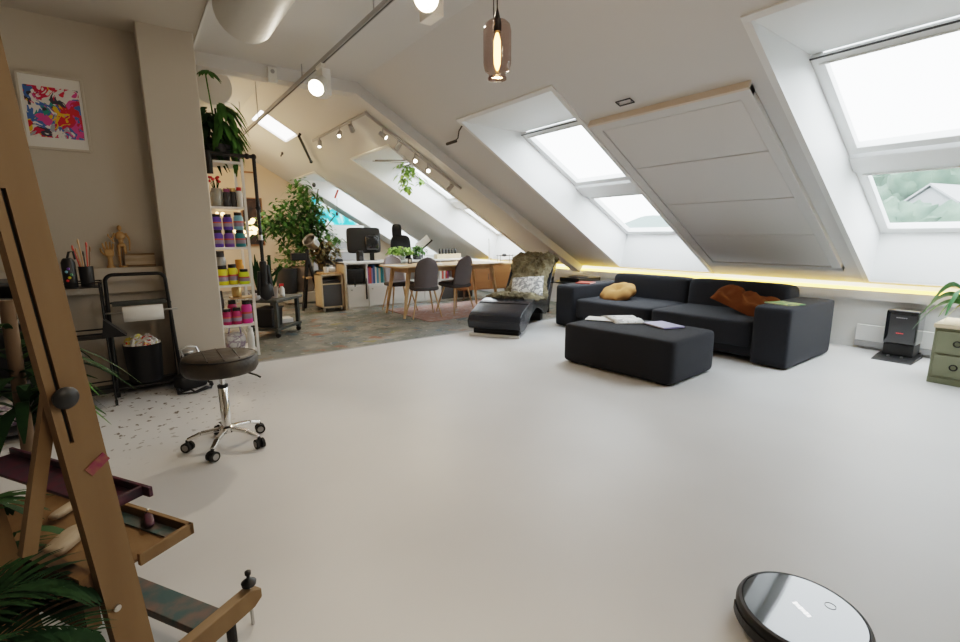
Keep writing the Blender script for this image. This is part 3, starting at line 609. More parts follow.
# ================================================================== STOOL
st = thing('stool', 'round brown black leather swivel stool on chromed five star base', 'stool', (.335, 2.96, 0)); st.scale = (.97, .97, .975)
MB().lathe([(.03, .452), (.15, .454), (.188, .462), (.202, .485), (.202, .535), (.188, .556), (.15, .566), (.06, .563), (.005, .563)], n=48).build('seat', 'stoolc', st, smooth=True)
s = MB(); s.tube([(.192*math.cos(R(a*10)), .192*math.sin(R(a*10)), .553) for a in range(36)], .004, 6, closed=True)
for q in (-.08, 0, .08): s.tube([(q, -(.18**2-q*q)**.5, .562), (q, 0, .568), (q, (.18**2-q*q)**.5, .562)], .003, 6)
s.build('piping', 'black', st, smooth=True)
MB().cyl((0, 0, .45), (0, 0, .47), .07).build('seat_plate', 'black', st)
MB().cyl((0, 0, .36), (0, 0, .46), .014).build('gas_piston', 'chrome', st, smooth=True)
MB().lathe([(.027, .09), (.027, .36), (.022, .365)], n=24).build('column', 'chrome', st, smooth=True)
MB().lathe([(.026, .362), (.029, .366), (.029, .378), (.016, .38)], n=24).build('collar', 'black', st, smooth=True)
MB().tube([(.03, -.02, .455), (.12, -.06, .45), (.17, -.10, .43), (.19, -.11, .415)], .006).build('height_lever', 'black', st, smooth=True)
MB().lathe([(.02, .085), (.045, .09), (.045, .12), (.03, .13)], n=20).build('hub', 'chrome', st, smooth=True)
for i in range(5):
    a = R(96+72*i); d = Vector((math.cos(a), math.sin(a), 0))
    MB().bar(d*.03+Vector((0, 0, .11)), d*.14+Vector((0, 0, .098)), .036, .022, w2=.03, h2=.02).bar(d*.14+Vector((0, 0, .098)), d*.212+Vector((0, 0, .070)), .03, .02, w2=.024, h2=.02).build('base_arm', 'chrome', st, bevel=.006, seg=3)
    cs = MB(); x = Vector((-d.y, d.x, 0)).lerp(d, .35).normalized(); c = d*.212+Vector((0, 0, .03))
    wl = cs.cyl(c-x*.024, c-x*.008, .029).cyl(c+x*.008, c+x*.024, .029).build('caster', 'rubber', st, smooth=True)
    MB().cyl(c-x*.026, c-x*.0235, .018).cyl(c+x*.0235, c+x*.026, .018).build('wheel_cap', 'wheelg', wl, smooth=True)
    MB().cyl(c, c+Vector((0, 0, .04)), .009).build('caster_stem', 'black', wl)

# ================================================================== LEFT WALL GROUP
# framed print
pc = thing('framed_print', 'colourful abstract print in wide white frame on the left wall', 'framed picture', (-.343, YW-.012, 2.09))
w, h = .35, .50
MB().bb((-w/2, -.008, -h/2), (w/2, .012, h/2)).build('mat_board', 'paper', pc)
s = MB()
for q in (-1, 1): s.bb((q*w/2-.008, -.018, -h/2), (q*w/2+.008, .012, h/2)); s.bb((-w/2, -.018, q*h/2-.008), (w/2, .012, q*h/2+.008))
s.build('picture_frame', 'wall', pc, bevel=.003)
MB().grid(lambda u, v: ((u-.5)*.30, -.010, (v-.5)*.345), 1, 1).build('artwork', 'print', pc)
# ledge (boxed) with things
struct(MB().bb((-1.3, 4.66, .77), (.19, YW, .97)).build('trim_5', 'wall', bevel=.004))
mq = thing('artist_mannequin', 'jointed wooden artist mannequin standing on the wall ledge', 'mannequin', (-.062, 4.70, .97))
s = MB(); s.cyl((0, 0, 0), (0, 0, .012), .035, 20); s.cyl((.0, .015, .01), (0, .015, .16), .003, 6); s.build('stand', 'mann', mq, smooth=True)
s = MB(); s.ell((0, 0, .305), (.015, .016, .022)); s.cyl((0, 0, .275), (0, 0, .29), .006); s.ell((0, 0, .245), (.033, .018, .035)); s.ell((0, 0, .205), (.018, .014, .018)); s.ell((0, 0, .175), (.026, .016, .02))
for q in (-1, 1):
    s.tube([(q*.018, 0, .17), (q*.02, -.002, .12), (q*.022, 0, .095)], .012, 10, r2=.008); s.tube([(q*.022, 0, .092), (q*.021, 0, .05), (q*.022, 0, .022)], .009, 10, r2=.005); s.ell((q*.022, -.012, .018), (.008, .02, .007))
s.tube([(.034, 0, .265), (.052, -.005, .225), (.055, -.005, .205)], .008, 8, r2=.006); s.tube([(.055, -.006, .205), (.050, -.02, .15)], .006, 8, r2=.004); s.ell((.049, -.022, .138), (.005, .005, .012))
s.tube([(-.034, 0, .265), (-.055, -.008, .22), (-.045, -.02, .20)], .008, 8, r2=.006); s.tube([(-.045, -.02, .20), (-.07, -.03, .24)], .006, 8, r2=.004); s.ell((-.074, -.031, .25), (.005, .005, .012))
s.build('figure', 'mann', mq, smooth=True)
hd = thing('wooden_hand', 'wooden model hand with bent fingers beside the mannequin', 'hand model', (-.145, 4.695, .97))
s = MB(); s.lathe([(.028, 0), (.028, .01), (.018, .02), (.016, .07), (.02, .09)], n=16); s.soft((0, 0, .115), (.06, .026, .06), 4, 6)
for i, (x, l_) in enumerate(((-.024, .055), (-.008, .068), (.008, .065), (.023, .05))): s.tube([(x, 0, .14), (x*1.3, -.004, .14+l_*.5), (x*1.4, -.022, .14+l_*.85), (x*1.3, -.036, .14+l_*.8)], .0075, 8, r2=.0055)
s.tube([(-.028, 0, .10), (-.048, -.012, .125), (-.05, -.024, .15)], .008, 8, r2=.006); s.build('hand_figure', 'mann', hd, smooth=True)
wb = thing('wooden_box', 'small weathered wooden box standing on the wall ledge by the pillar', 'box', (.045, 4.70, .97))
MB().box((0, 0, .055), (.20, .05, .105)).build('box_body', 'board', wb, bevel=.003)
s = MB(); s.box((0, -.027, .10), (.20, .006, .012)); s.box((0, -.027, .012), (.20, .006, .012)); s.build('edge_batten', 'easel', wb)
# black trolley with paper roll
tl = thing('paper_roll_trolley', 'black tube frame trolley holding a paper roll by the pillar', 'trolley', (0, 4.52, 0))
def hoop(y, lean):
    pts = []; w = .185; hgt = .93
    pts.append((-w-.02, y+lean, .03))
    for a in range(0, 91, 15): pts.append((-w+.05-.05*math.cos(R(a)), y, hgt-.05+.05*math.sin(R(a))))
    for a in range(90, -1, -15): pts.append((w-.05+.05*math.cos(R(a)), y, hgt-.05+.05*math.sin(R(a))))
    pts.append((w+.03, y+lean, .03)); return pts
MB().tube(hoop(-.10, -.02), .013, 10).build('front_hoop', 'blackm', tl, smooth=True)
s = MB(); s.bb((-.16, -.11, .70), (.17, .09, .712)); s.bb((-.165, -.115, .695), (.175, -.105, .73)); s.build('upper_shelf', 'gmetal', tl)
s = MB(); s.tube([(-.20, .09, .70), (-.20, -.10, .70)], .008); s.tube([(.20, .09, .70), (.20, -.10, .70)], .008); s.tube([(-.2, .09, .70), (.2, .09, .70)], .008); s.build('shelf_bracket', 'blackm', tl, smooth=True)
for x in (-.2, .2): MB().tube([(x, .09, .04), (x, .09, .72)], .011).build('rear_post', 'blackm', tl, smooth=True)
s = MB(); s.tube([(-.22, -.11, .062), (.22, -.11, .062)], .010); s.tube([(-.22, .1, .062), (.22, .1, .062)], .010); s.tube([(-.21, -.11, .06), (-.21, .1, .06)], .010); s.tube([(.21, -.11, .06), (.21, .1, .06)], .010); s.bb((-.21, -.10, .055), (.21, .10, .062)); s.build('lower_shelf', 'blackm', tl)
MB().tube([(-.21, -.14, .65), (.24, -.14, .65)], .007).build('roll_spindle', 'steel', tl, smooth=True)
MB().lathe([(.016, 0), (.056, 0), (.058, .004), (.058, .246), (.056, .25), (.016, .25)], (-.105, -.15, .635), 28, (1, 0, 0)).build('paper_roll', 'paper', tl, smooth=True)
for x in (-.20, .21):
    for y in (-.12, .10): MB().cyl((x-.01, y, .027), (x+.01, y, .027), .027).build('wheel', 'rubber', tl, smooth=True)
# bin
bn = thing('waste_bin', 'black waste bin heaped with crumpled wrappers inside the trolley frame', 'bin', (-.015, 4.53, .072))
MB().lathe([(.105, 0), (.112, .005), (.128, .30), (.132, .305), (.124, .30), (.12, .2), (.0, .2)], n=28, cap=False).build('bucket', 'black', bn, smooth=True)
s = MB(); s.grid(lambda u, v: (.125*v*math.cos(6.2832*u), .125*v*math.sin(6.2832*u), .292+.075*(1-v*v)+.05*mn.noise(Vector((v*math.cos(6.2832*u)*3.4, v*math.sin(6.2832*u)*3.4, 1)))), 40, 12); s.build('crumpled_rubbish', 'trash', bn)
# little camera-like device with cables by pillar
cm = thing('sanding_machine', 'small grey and black machine with looped cable at pillar foot', 'machine', (.275, 4.33, 0), R(20))
MB().soft((0, .02, .06), (.22, .15, .12), 5, 8).build('machine_base', 'black', cm, smooth=True)
MB().soft((.0, .02, .20), (.09, .10, .17), 4, 8).build('motor', 'dgrey', cm, smooth=True)
MB().cyl((.0, -.05, .22), (.0, -.03, .22), .045).ell((0, .02, .30), (.05, .05, .02)).build('silver_cap', 'steel', cm, smooth=True)
MB().tube([(-.04, 0, .27), (-.06, 0, .33), (0, 0, .345), (.06, 0, .33), (.08, -.01, .25), (.10, -.03, .20)], .009).build('handle', 'steel', cm, smooth=True)
s = MB(); s.tube([(.12*math.cos(R(a*20))*(1+.2*math.sin(a)), -.08+.09*math.sin(R(a*20)), .012+.01*(a % 3)) for a in range(30)], .008, 6); s.tube([(-.1, -.05, .02), (-.16, -.12, .015), (-.05, -.18, .012), (.08, -.14, .012)], .007, 6); s.build('cable', 'black', cm, smooth=True)
# wire side cart with brushes
wc = thing('wire_cart', 'slim black wire cart holding brush jars left of the trolley', 'cart', (-.325, 4.30, 0))
s = MB()
for x in (-.115, .115):
    for y in (-.11, .11): s.tube([(x, y, .03), (x, y, .90)], .006, 8)
s.build('uprights', 'blackm', wc)
for z, w in ((.86, 1), (.50, 1), (.10, 1)):
    q = MB(); q.bb((-.12, -.115, z), (.12, .115, z+.006)); q.tube([(-.12, -.115, z+.035), (.12, -.115, z+.035), (.12, .115, z+.035), (-.12, .115, z+.035)], .005, 6, closed=True); q.build('wire_shelf', 'blackm', wc)
for x in (-.115, .115):
    for y in (-.11, .11): MB().cyl((x-.008, y, .02), (x+.008, y, .02), .02).build('wheel', 'rubber', wc)
wd = tag(MB().prism([(0, 0), (.14, 0), (.02, .13)], 0, .12, lambda p, q, t: (-.235+p, 4.14+t, .51+q)).build('paper_wedge', 'black'), 'dark folded portfolio wedge on the middle shelf of the wire cart', 'portfolio')
jr = thing('brush_jar', 'black wire mesh jar full of paint brushes on the wire cart', 'brush jar', (-.272, 4.26, .866))
MB().lathe([(.035, 0), (.038, .002), (.042, .14), (.038, .14), (.036, .01)], n=18).build('jar', 'black', jr, smooth=True)
for i, (dx, dy, l_, m_) in enumerate(((-.05, .0, .26, 'redc'), (-.02, .02, .30, 'oak'), (.02, 0, .28, 'redc'), (.035, .01, .25, 'easeld'), (.0, -.02, .22, 'dgrey'), (-.035, .01, .24, 'oak'))):
    MB().tube([(dx*.2, dy*.2, .02), (dx, dy, l_)], .0045, 6).ell((dx*1.08, dy, l_+.008), (.006, .006, .02)).build('paint_brush', m_, jr, smooth=True)
jr2 = thing('black_flask', 'black bottle with rainbow coloured dots on the wire cart', 'bottle', (-.36, 4.24, .866))
MB().lathe([(.036, 0), (.038, .01), (.038, .17), (.03, .19), (.022, .20)], n=20).build('flask_body', 'black', jr2, smooth=True)
for i, m_ in enumerate(('red', 'yellow', 'greenc', 'sky', 'violet')):
    s = MB(); s.ell((-.012+.012*(i % 3), -.038, .05+.02*i), (.009, .003, .009), 10, 6); s.build('coloured_dot', m_, jr2)
MB().tube([(.0, 0, .20), (.012, 0, .24), (.035, 0, .245), (.04, 0, .19)], .007).build('flask_handle', 'black', jr2, smooth=True)

# ================================================================== TALL PAINT SHELF
SX0, SX1, SY0, SY1 = .635, .945, 5.18, 5.56
sh = thing('shelving_unit', 'tall narrow white metal shelf of paint jars beside the pillar', 'shelf')
for x in (SX0, SX1):
    for y in (SY0, SY1): MB().bb((x-.012, y-.012, 0), (x+.012, y+.012, 1.94)).build('post', 'wmetal', sh)
LV = [.06, .335, .735, 1.105, 1.49, 1.915]
for z in LV:
    MB().bb((SX0, SY0-.004, z-.022), (SX1, SY1, z)).build('shelf_board', 'wmetal', sh, bevel=.003)
s = MB(); s.tube([(SX0, SY1, .1), (SX1, SY1, .7)], .003); s.tube([(SX1, SY1, .1), (SX0, SY1, .7)], .003); s.build('cross_brace', 'steel', sh)
jp = []
def jar(x, y, z, h, r, body, label, lid='black', lab=True, group=None):
    t = thing('paint_jar', label, 'paint jar', (x, y, z), group=group)
    MB().lathe([(r*.92, 0), (r, .006), (r, h*.72), (r*.72, h*.84)], n=22).build('jar_body', body, t, smooth=True)
    MB().lathe([(r*.78, h*.82), (r*.78, h), (r*.7, h)], n=22).build('lid', lid, t, smooth=True)
    if lab: MB().lathe([(r*1.01, h*.2), (r*1.01, h*.42)], n=22, cap=False).build('jar_label', 'label', t, smooth=True); MB().lathe([(r*1.015, h*.42), (r*1.015, h*.50)], n=22, cap=False).build('label_band', 'redc', t, smooth=True)
    return t
G = {'p': 'purple and teal paint jars', 'y': 'yellow paint jars', 'm': 'magenta and pink paint jars'}
z = 1.105
jar(.69, 5.25, z, .165, .045, 'purple', 'purple paint jar at lower left of the purple shelf', group=G['p']); jar(.785, 5.25, z, .165, .045, 'violet', 'violet paint jar, lower middle of the purple shelf', group=G['p']); jar(.885, 5.25, z, .165, .047, 'teal', 'teal paint jar, lower right on the purple shelf', group=G['p'])
jar(.69, 5.25, z+.166, .15, .043, 'purple', 'purple paint jar stacked at upper left of the purple shelf', group=G['p']); jar(.785, 5.25, z+.166, .15, .043, 'purple', 'purple paint jar stacked upper middle of the purple shelf', group=G['p']); jar(.882, 5.26, z+.166, .17, .045, 'sky', 'light blue paint jar stacked on the teal jar', group=G['p'])
z = .735
jar(.695, 5.25, z, .19, .05, 'yellow', 'tall yellow paint jar at left of the yellow shelf', group=G['y']); jar(.79, 5.28, z, .20, .047, 'yellow', 'yellow paint jar in the middle of the yellow shelf', group=G['y']); jar(.885, 5.24, z, .15, .048, 'lime', 'squat lime yellow paint jar at right of the yellow shelf', group=G['y'])
jar(.70, 5.37, z+.0, .33, .055, 'cglass', 'tall smoky dark lidded jar behind the yellow paint jars', 'dgrey', False)
jar(.87, 5.37, z, .24, .045, 'amber', 'jar with orange lid behind the lime yellow paint jar', 'amber', False)
z = .335
jar(.70, 5.25, z, .16, .045, 'magenta', 'dark magenta paint jar at left of the pink shelf', group=G['m']); jar(.785, 5.24, z, .165, .045, 'magenta', 'dark magenta paint jar in the middle of the pink shelf', group=G['m']); jar(.88, 5.25, z, .235, .05, 'pink', 'large bright pink paint jar at right of the pink shelf', group=G['m'])
jar(.77, 5.38, z, .23, .045, 'magenta', 'magenta paint jar standing behind the front row of pink jars', group=G['m'])
tag(MB().bb((.77, 5.33, z+.24), (1.0, 5.52, z+.252)).build('small_board', 'oak'), 'small oak board lying across the pink jars', 'board')
jar(.83, 5.42, z+.253, .13, .045, 'brass', 'squat brass coloured jar with dark lid on the small oak board', 'dgrey', False)
jar(.675, 5.40, z, .33, .028, 'dgrey', 'slim tall dark bottle behind the pink shelf left end', 'black', False)
# top compartment
z = 1.49
vz = thing('glass_jar_vase', 'cloudy glass jar holding red flowers in the upper shelf', 'vase', (.72, 5.28, z))
MB().lathe([(.05, 0), (.058, .01), (.06, .13), (.045, .16), (.043, .175)], n=22).build('vase_body', 'cglass', vz, smooth=True)
s = MB(); s2 = MB()
for i in range(11):
    a = i*2.4; rr = .025+.05*((i*7) % 5)/5; hgt = .24+.05*((i*3) % 4)/4; s2.tube([(0, 0, .1), (rr*.6*math.cos(a), rr*.6*math.sin(a), hgt*.8), (rr*math.cos(a), rr*math.sin(a), hgt)], .003, 5); s.ell((rr*math.cos(a), rr*math.sin(a), hgt), (.016, .016, .013), 8, 6)
s.build('flower_heads', 'red', vz, smooth=True); s2.build('stems', 'leafd', vz)
jar(.80, 5.24, z, .17, .035, 'dgrey', 'dark cup beside the flower jar in the upper shelf', 'mauve', False)
jar(.855, 5.26, z, .18, .036, 'dgrey', 'dark jar with brass rim in the upper shelf', 'brass', False)
jar(.91, 5.24, z, .19, .028, 'white', 'slim white bottle with red cap in the upper shelf', 'red', False)
sm = thing('small_fern', 'little trailing fern at the back of the upper shelf', 'plant', (.88, 5.45, z))
MB().lathe([(.04, 0), (.05, .09)], n=16).build('pot', 'terra', sm)
s = MB()
for i in range(60): a = random.random()*6.28; s.leaf((0, 0, .1), (math.cos(a), math.sin(a), random.uniform(.4, 2.2)), random.uniform(.12, .26), .02, .5)
s.build('leaves', 'leaf', sm)
# fairy flower lights
ff = thing('fairy_light_posy', 'cluster of glowing peach fabric flower lights on the purple shelf', 'fairy lights', (.95, 5.42, 1.30))
s = MB()
for i in range(16): s.ell((.02+.10*random.uniform(-1, 1), .05*random.uniform(-1, 1), .085*random.uniform(-1, 1)), (.024, .024, .02), 8, 6)
s.build('glowing_petals', 'fairy', ff, smooth=True)
s = MB(); s.tube([(0, 0, .05), (-.02, .04, -.1), (-.03, .06, -.19)], .008); s.build('wire', 'black', ff)
tag(MB().ell((0, 0, 0), (.02, .02, .02)).build('fairy_bulb', 'fairy', smooth=True, loc=(.78, 5.46, 1.43)), 'larger warm fairy bulb behind the stacked purple jars', 'fairy light')
tag(MB().ell((0, 0, 0), (.014, .014, .014)).build('fairy_bulb', 'fairy', smooth=True, loc=(.73, 5.46, 1.438)), 'smaller warm fairy bulb at left above the stacked purple jars', 'fairy light')
# bottom compartment
bk = thing('supply_bag', 'white bag of supplies stuffed in the lowest shelf compartment', 'bag', (.755, 5.32, .06))
MB().soft((0, 0, .09), (.20, .22, .18), 3.5, 10).build('bag_body', 'clutter', bk, smooth=True)
MB().tube([(-.06, -.03, .16), (-.04, -.03, .24), (.05, -.03, .245), (.06, -.03, .16)], .008).build('bag_handle', 'violetc', bk, smooth=True)
jar(.895, 5.25, .06, .22, .033, 'white', 'tall white squeeze bottle in the lowest shelf compartment', 'white', False)
# black pipe rail
pr_ = thing('pipe_rail', 'black iron pipe clothes rail with flanges over the paint shelf', 'pipe rail')
MB().tube([(.63, 5.12, 1.965), (1.05, 5.14, 1.965)], .017, 12).tube([(1.05, 5.14, 1.965), (1.05, 5.14, .96)], .017, 12).build('pipe', 'blackm', pr_, smooth=True)
for p in ((1.05, 5.14, 1.965), (1.05, 5.14, 1.48), (.99, 5.138, 1.965), (.66, 5.12, 1.965)): MB().ell(p, (.026, .026, .028), 12, 8).build('pipe_fitting', 'blackm', pr_, smooth=True)
MB().cyl((1.05, 5.14, .96), (1.05, 5.14, .93), .03).build('pipe_flange', 'blackm', pr_, smooth=True); MB().cyl((.66, 5.12, 1.965), (.66, 5.12, 1.78), .03).build('pipe_stub', 'blackm', pr_, smooth=True)
MB().cyl((1.05, 5.14, 1.17), (1.05, 5.14, 1.22), .02).build('pipe_sleeve', 'steel', pr_, smooth=True)
# bag of tools hanging near pipe end
hb = tag(MB().tube([(1.06, 5.30, .95), (1.06, 5.30, .70)], .035, 8).tube([(1.10, 5.32, .92), (1.13, 5.32, .60)], .022, 8).tube([(1.02, 5.30, .86), (1.0, 5.3, .62)], .02, 8).ell((1.07, 5.31, .66), (.07, .05, .10)).build('black_tool_bundle', 'black', smooth=True), 'bundle of black straps and tools hanging under the pipe rail', 'tool bundle')
hb.location = (-.01, -.16, .0)
sil = tag(MB().ell((1.06, 5.36, .60), (.055, .04, .045)).tube([(1.02, 5.36, .60), (.97, 5.36, .66)], .012).build('watering_can', 'lgrey', smooth=True), 'small pale grey watering can beside the shelf', 'watering can')
sil.location = (.06, .62, -.09)
# hanging plant on top of shelf
def leafy(s, pts, n, L, W, droop=.5, spread=1.0):
    for i in range(n):
        k = random.random()*(len(pts)-1); a = int(min(k, len(pts)-2)); p = Vector(pts[a]).lerp(Vector(pts[a+1]), k-a); az = random.random()*6.28
        s.leaf(p, (math.cos(az)*spread, math.sin(az)*spread, random.uniform(-.7, .6)), L*random.uniform(.6, 1.2), W*random.uniform(.7, 1.2), droop)
tp = thing('trailing_shelf_plant', 'dark leafy plant trailing over the top of paint shelf', 'potted plant', (.79, 5.36, 1.915))
MB().lathe([(.07, 0), (.085, .01), (.10, .16), (.105, .165), (.09, .16)], n=22).build('pot', 'dgrey', tp, smooth=True)
s = MB(); s.tube([(0, 0, .1), (.0, 0, .5)], .008)
leafy(s, [(-.09, -.02, .12), (-.08, -.03, .5)], 60, .17, .06, .9)
s.build('dark_leaves', 'leafd', tp, smooth=True)
s = MB(); s.tube([(0, 0, .1), (-.05, 0, .78)], .006)
for i in range(12): a = random.uniform(-2.8, .3); s.leaf((-.04, -.02, .80+.02*random.random()), (math.cos(a), math.sin(a), .3), .12, .05, .9)
for i in range(44): a = random.random()*6.28; s.leaf((.06+.03*math.cos(a), -.06+.03*math.sin(a), random.uniform(.30, .56)), (.5*math.cos(a)+.35, .5*math.sin(a)-.3, -.1), .19, .055, 1.0)
for i in range(20): a = random.random()*6.28; s.leaf((.12, -.08, random.uniform(.12, .30)), (.3*math.cos(a)+.2, .5*math.sin(a), -.7), .15, .04, .8)
s.build('bright_leaves', 'leafm', tp, smooth=True)
tp2 = thing('small_shelf_pot', 'small grey pot with green shoots at right top of paint shelf', 'potted plant', (.92, 5.26, 1.915))
MB().lathe([(.03, 0), (.04, .08)], n=16).build('pot', 'gmetal', tp2)
s = MB()
for i in range(18): a = random.random()*6.28; s.leaf((0, 0, .08), (math.cos(a), math.sin(a), 1.2), .13, .02, .6)
s.build('shoots', 'leaf', tp2)

# ================================================================== GREY CART WITH POTS
gc = thing('utility_cart', 'dark grey metal cart of pots beyond the paint shelf', 'cart', (1.36, 6.22, 0), R(46))
for x in (-.24, .24):
    for y in (-.17, .17):
        MB().bb((x-.025, y-.02, .05), (x+.025, y+.02, .44)).build('leg', 'gmetal', gc, bevel=.003)
        MB().cyl((x-.012, y, .028), (x+.012, y, .028), .028).build('wheel', 'rubber', gc)
MB().bb((-.30, -.22, .43), (.30, .22, .465)).build('cart_top', 'gmetal', gc, bevel=.004)
MB().bb((-.28, -.2, .085), (.28, .2, .12)).build('lower_tray', 'gmetal', gc, bevel=.004)
def W(px, py, y, z=None):
    p = ony(px, py, y); 
    if z is not None: p.z = z
    return tuple(p)
bb_ = thing('storage_crate', 'black plastic crate on lower tray of the grey cart', 'crate', (1.28, 6.15, .12), R(46)); MB().box((0, 0, .11), (.25, .22, .22), taper=.9).build('crate_body', 'black', bb_, bevel=.008); MB().box((0, 0, .225), (.27, .24, .015)).build('rim', 'dgrey', bb_)
tag(MB().bb((-.08, -.1, 0), (.08, .1, .05)).build('paper_stack', 'paper', loc=(1.50, 6.34, .12)), 'stack of white paper on lower tray of the grey cart', 'paper stack')
cp = thing('cactus_pot', 'tall dark branching cactus in clay pot on the grey cart', 'potted plant', (1.33, 6.14, .465))
MB().lathe([(.065, 0), (.08, .13), (.085, .135), (.075, .13)], n=20).build('pot', 'terra', cp, smooth=True)
s = MB(); s.tube([(0, 0, .1), (-.01, 0, .3), (.0, 0, .52)], .03, 8, r2=.018); s.tube([(0, 0, .22), (-.07, 0, .28), (-.08, 0, .44)], .022, 8, r2=.014); s.tube([(0, 0, .26), (.09, 0, .33), (.13, 0, .38)], .014, 8, r2=.03); s.tube([(.02, .0, .15), (.06, 0, .24), (.08, 0, .30)], .018, 8, r2=.012)
leafy(s, [(-.08, 0, .3), (-.08, 0, .46)], 14, .06, .02, 0); leafy(s, [(0, 0, .3), (0, 0, .54)], 18, .06, .02, 0); s.build('cactus_stems', 'leafd', cp, smooth=True)
cp2 = thing('sansevieria', 'dark upright snake plant at left of the clay potted cactus', 'potted plant', (1.17, 6.02, .465))
MB().lathe([(.06, 0), (.07, .12)], n=20).build('pot', 'dgrey', cp2, smooth=True)
s = MB()
for i in range(12): a = random.random()*6.28; s.leaf((.03*math.cos(a), .03*math.sin(a), .1), (math.cos(a)*.15, math.sin(a)*.15, 1), random.uniform(.3, .48), .045, .0)
s.build('blades', 'leafd', cp2)
sb = thing('spray_bottle', 'white spray bottle with red trigger on the grey cart', 'spray bottle', (1.46, 6.20, .465)); MB().lathe([(.03, 0), (.032, .01), (.032, .10), (.014, .13)], n=18).build('bottle_body', 'white', sb, smooth=True); MB().box((0, 0, .145), (.05, .02, .03)).box((-.02, 0, .12), (.008, .012, .03)).build('trigger', 'red', sb)

# ================================================================== FAR WALL THINGS
pt = thing('dark_painting', 'tall dark brown painting on the far warm wall', 'painting', (2.27, YF-.02, 1.54))
MB().bb((-.20, -.02, -.52), (.22, .02, .52)).build('canvas', 'darkpaint', pt); s = MB()
for q in (-.2, .22): s.bb((q-.012, -.03, -.53), (q+.012, .02, .53))
for q in (-.52, .52): s.bb((-.2, -.03, q-.012), (.22, .02, q+.012))
s.build('picture_frame', 'teak', pt)
tag(MB().bb((-.16, -.06, -.015), (.16, .0, .015)).build('wall_ledge', 'teak', loc=(2.28, YF-.01, 2.62)), 'short brown wooden ledge high on the far wall', 'ledge')
sk = thing('sky_painting', 'turquoise painting of white clouds under the far slope', 'painting', (4.1, 11.3, 1.48))
MB().prism([(-.62, 0), (.50, 0), (.13, .20), (-.62, .64)], 0, .03, lambda p, q, t: (p, t, q)).build('canvas', 'cloud', sk)
wcab = thing('white_wall_cabinet', 'long white low cabinet with grey band below the turquoise painting', 'cabinet', (4.1, 11.35, 0))
MB().bb((-.75, -.25, 0), (.5, .25, 1.08)).build('cabinet_body', 'lgrey', wcab); MB().bb((-.76, -.27, 1.08), (.52, .27, 1.46)).build('upper_box', 'white', wcab, bevel=.008); MB().bb((-.76, -.265, .84), (.52, -.25, .90)).build('handle_rail', 'white', wcab)
wn = thing('white_bench', 'low white plinth under the pots by the far ficus', 'plinth', (2.7, 9.05, 0)); MB().bb((-.55, -.25, 0.02), (.6, .25, .20)).build('plinth_body', 'white', wn, bevel=.01); MB().bb((-.5, -.2, 0), (.55, .2, .02)).build('plinth_foot', 'lgrey', wn)
def pot(name, label, x, y, z, r, h, m, cat_='pot'):
    t = thing(name, label, cat_, (x, y, z)); MB().lathe([(r*.8, 0), (r*.85, .005), (r, h), (r*1.05, h+.005), (r*.9, h)], n=24).build('pot_body', m, t, smooth=True); MB().cyl((0, 0, h*.8), (0, 0, h*.86), r*.88).build('soil', 'soil', t); return t
q = ony(285, 297, 8.9); pot('plant_pot', 'large dark plant pot on the white plinth', q.x+.05, 8.9, .20, .19, .44, 'dgrey')
q = ony(303, 297, 9.05); pot('plant_pot', 'large pale plant pot on the white plinth, right of the dark one', q.x+.03, 9.05, .20, .20, .46, 'terra')
# ficus
fc = thing('ficus_tree', 'tall bushy ficus tree spreading before the far wall', 'tree', (2.95, 9.35, 0))
MB().lathe([(.15, .2), (.19, .5), (.2, .52)], n=22).build('pot', 'terra', fc, smooth=True)
s = MB(); s.tube([(0, 0, .4), (.03, 0, 1.0), (-.03, .05, 1.6), (.06, 0, 2.1)], .028, 8, r2=.012); s.tube([(.0, 0, .9), (-.3, 0, 1.3), (-.75, .05, 1.6)], .014, 6); s.tube([(0, 0, 1.2), (.35, 0, 1.6)], .012, 6)
s.tube([(0, 0, .4), (-.06, .05, 1.2), (-.25, .05, 1.9)], .02, 6, r2=.008); s.build('trunk', 'bark', fc, smooth=True)
s = MB()
def blob(s, c, r, n, L, W):
    for i in range(n):
        v = Vector((random.gauss(0, 1), random.gauss(0, 1), random.gauss(0, 1))).normalized()*random.random()**.4
        p = Vector(c)+Vector((v.x*r[0], v.y*r[1], v.z*r[2])); az = random.random()*6.28
        s.leaf(p, (math.cos(az), math.sin(az), random.uniform(-.6, .5)), L*random.uniform(.7, 1.3), W*random.uniform(.7, 1.3), .4, 2)
def at(px, py): v = ony(px, py, 9.3); return (v.x-2.95, -.05, v.z)
for px, py, rx_, rz_, n_l in ((300, 190, .22, .22, 100), (308, 205, .25, .25, 150), (293, 222, .40, .30, 330), (275, 222, .35, .22, 170), (262, 228, .28, .16, 90), (310, 228, .30, .26, 220), (300, 245, .36, .26, 240), (322, 238, .26, .22, 130), (290, 262, .28, .22, 110), (318, 215, .22, .2, 90), (334, 240, .16, .12, 40), (282, 205, .2, .12, 40)):
    blob(s, at(px, py), (rx_*1.12, .4, rz_*1.15), int(n_l*1.35), .12, .06)
s.build('foliage', 'leaf', fc)
# lime sprays at left tip
s = MB(); blob(s, at(258, 222), (.22, .2, .14), 70, .10, .05); s.build('young_leaves', 'leafl', fc)

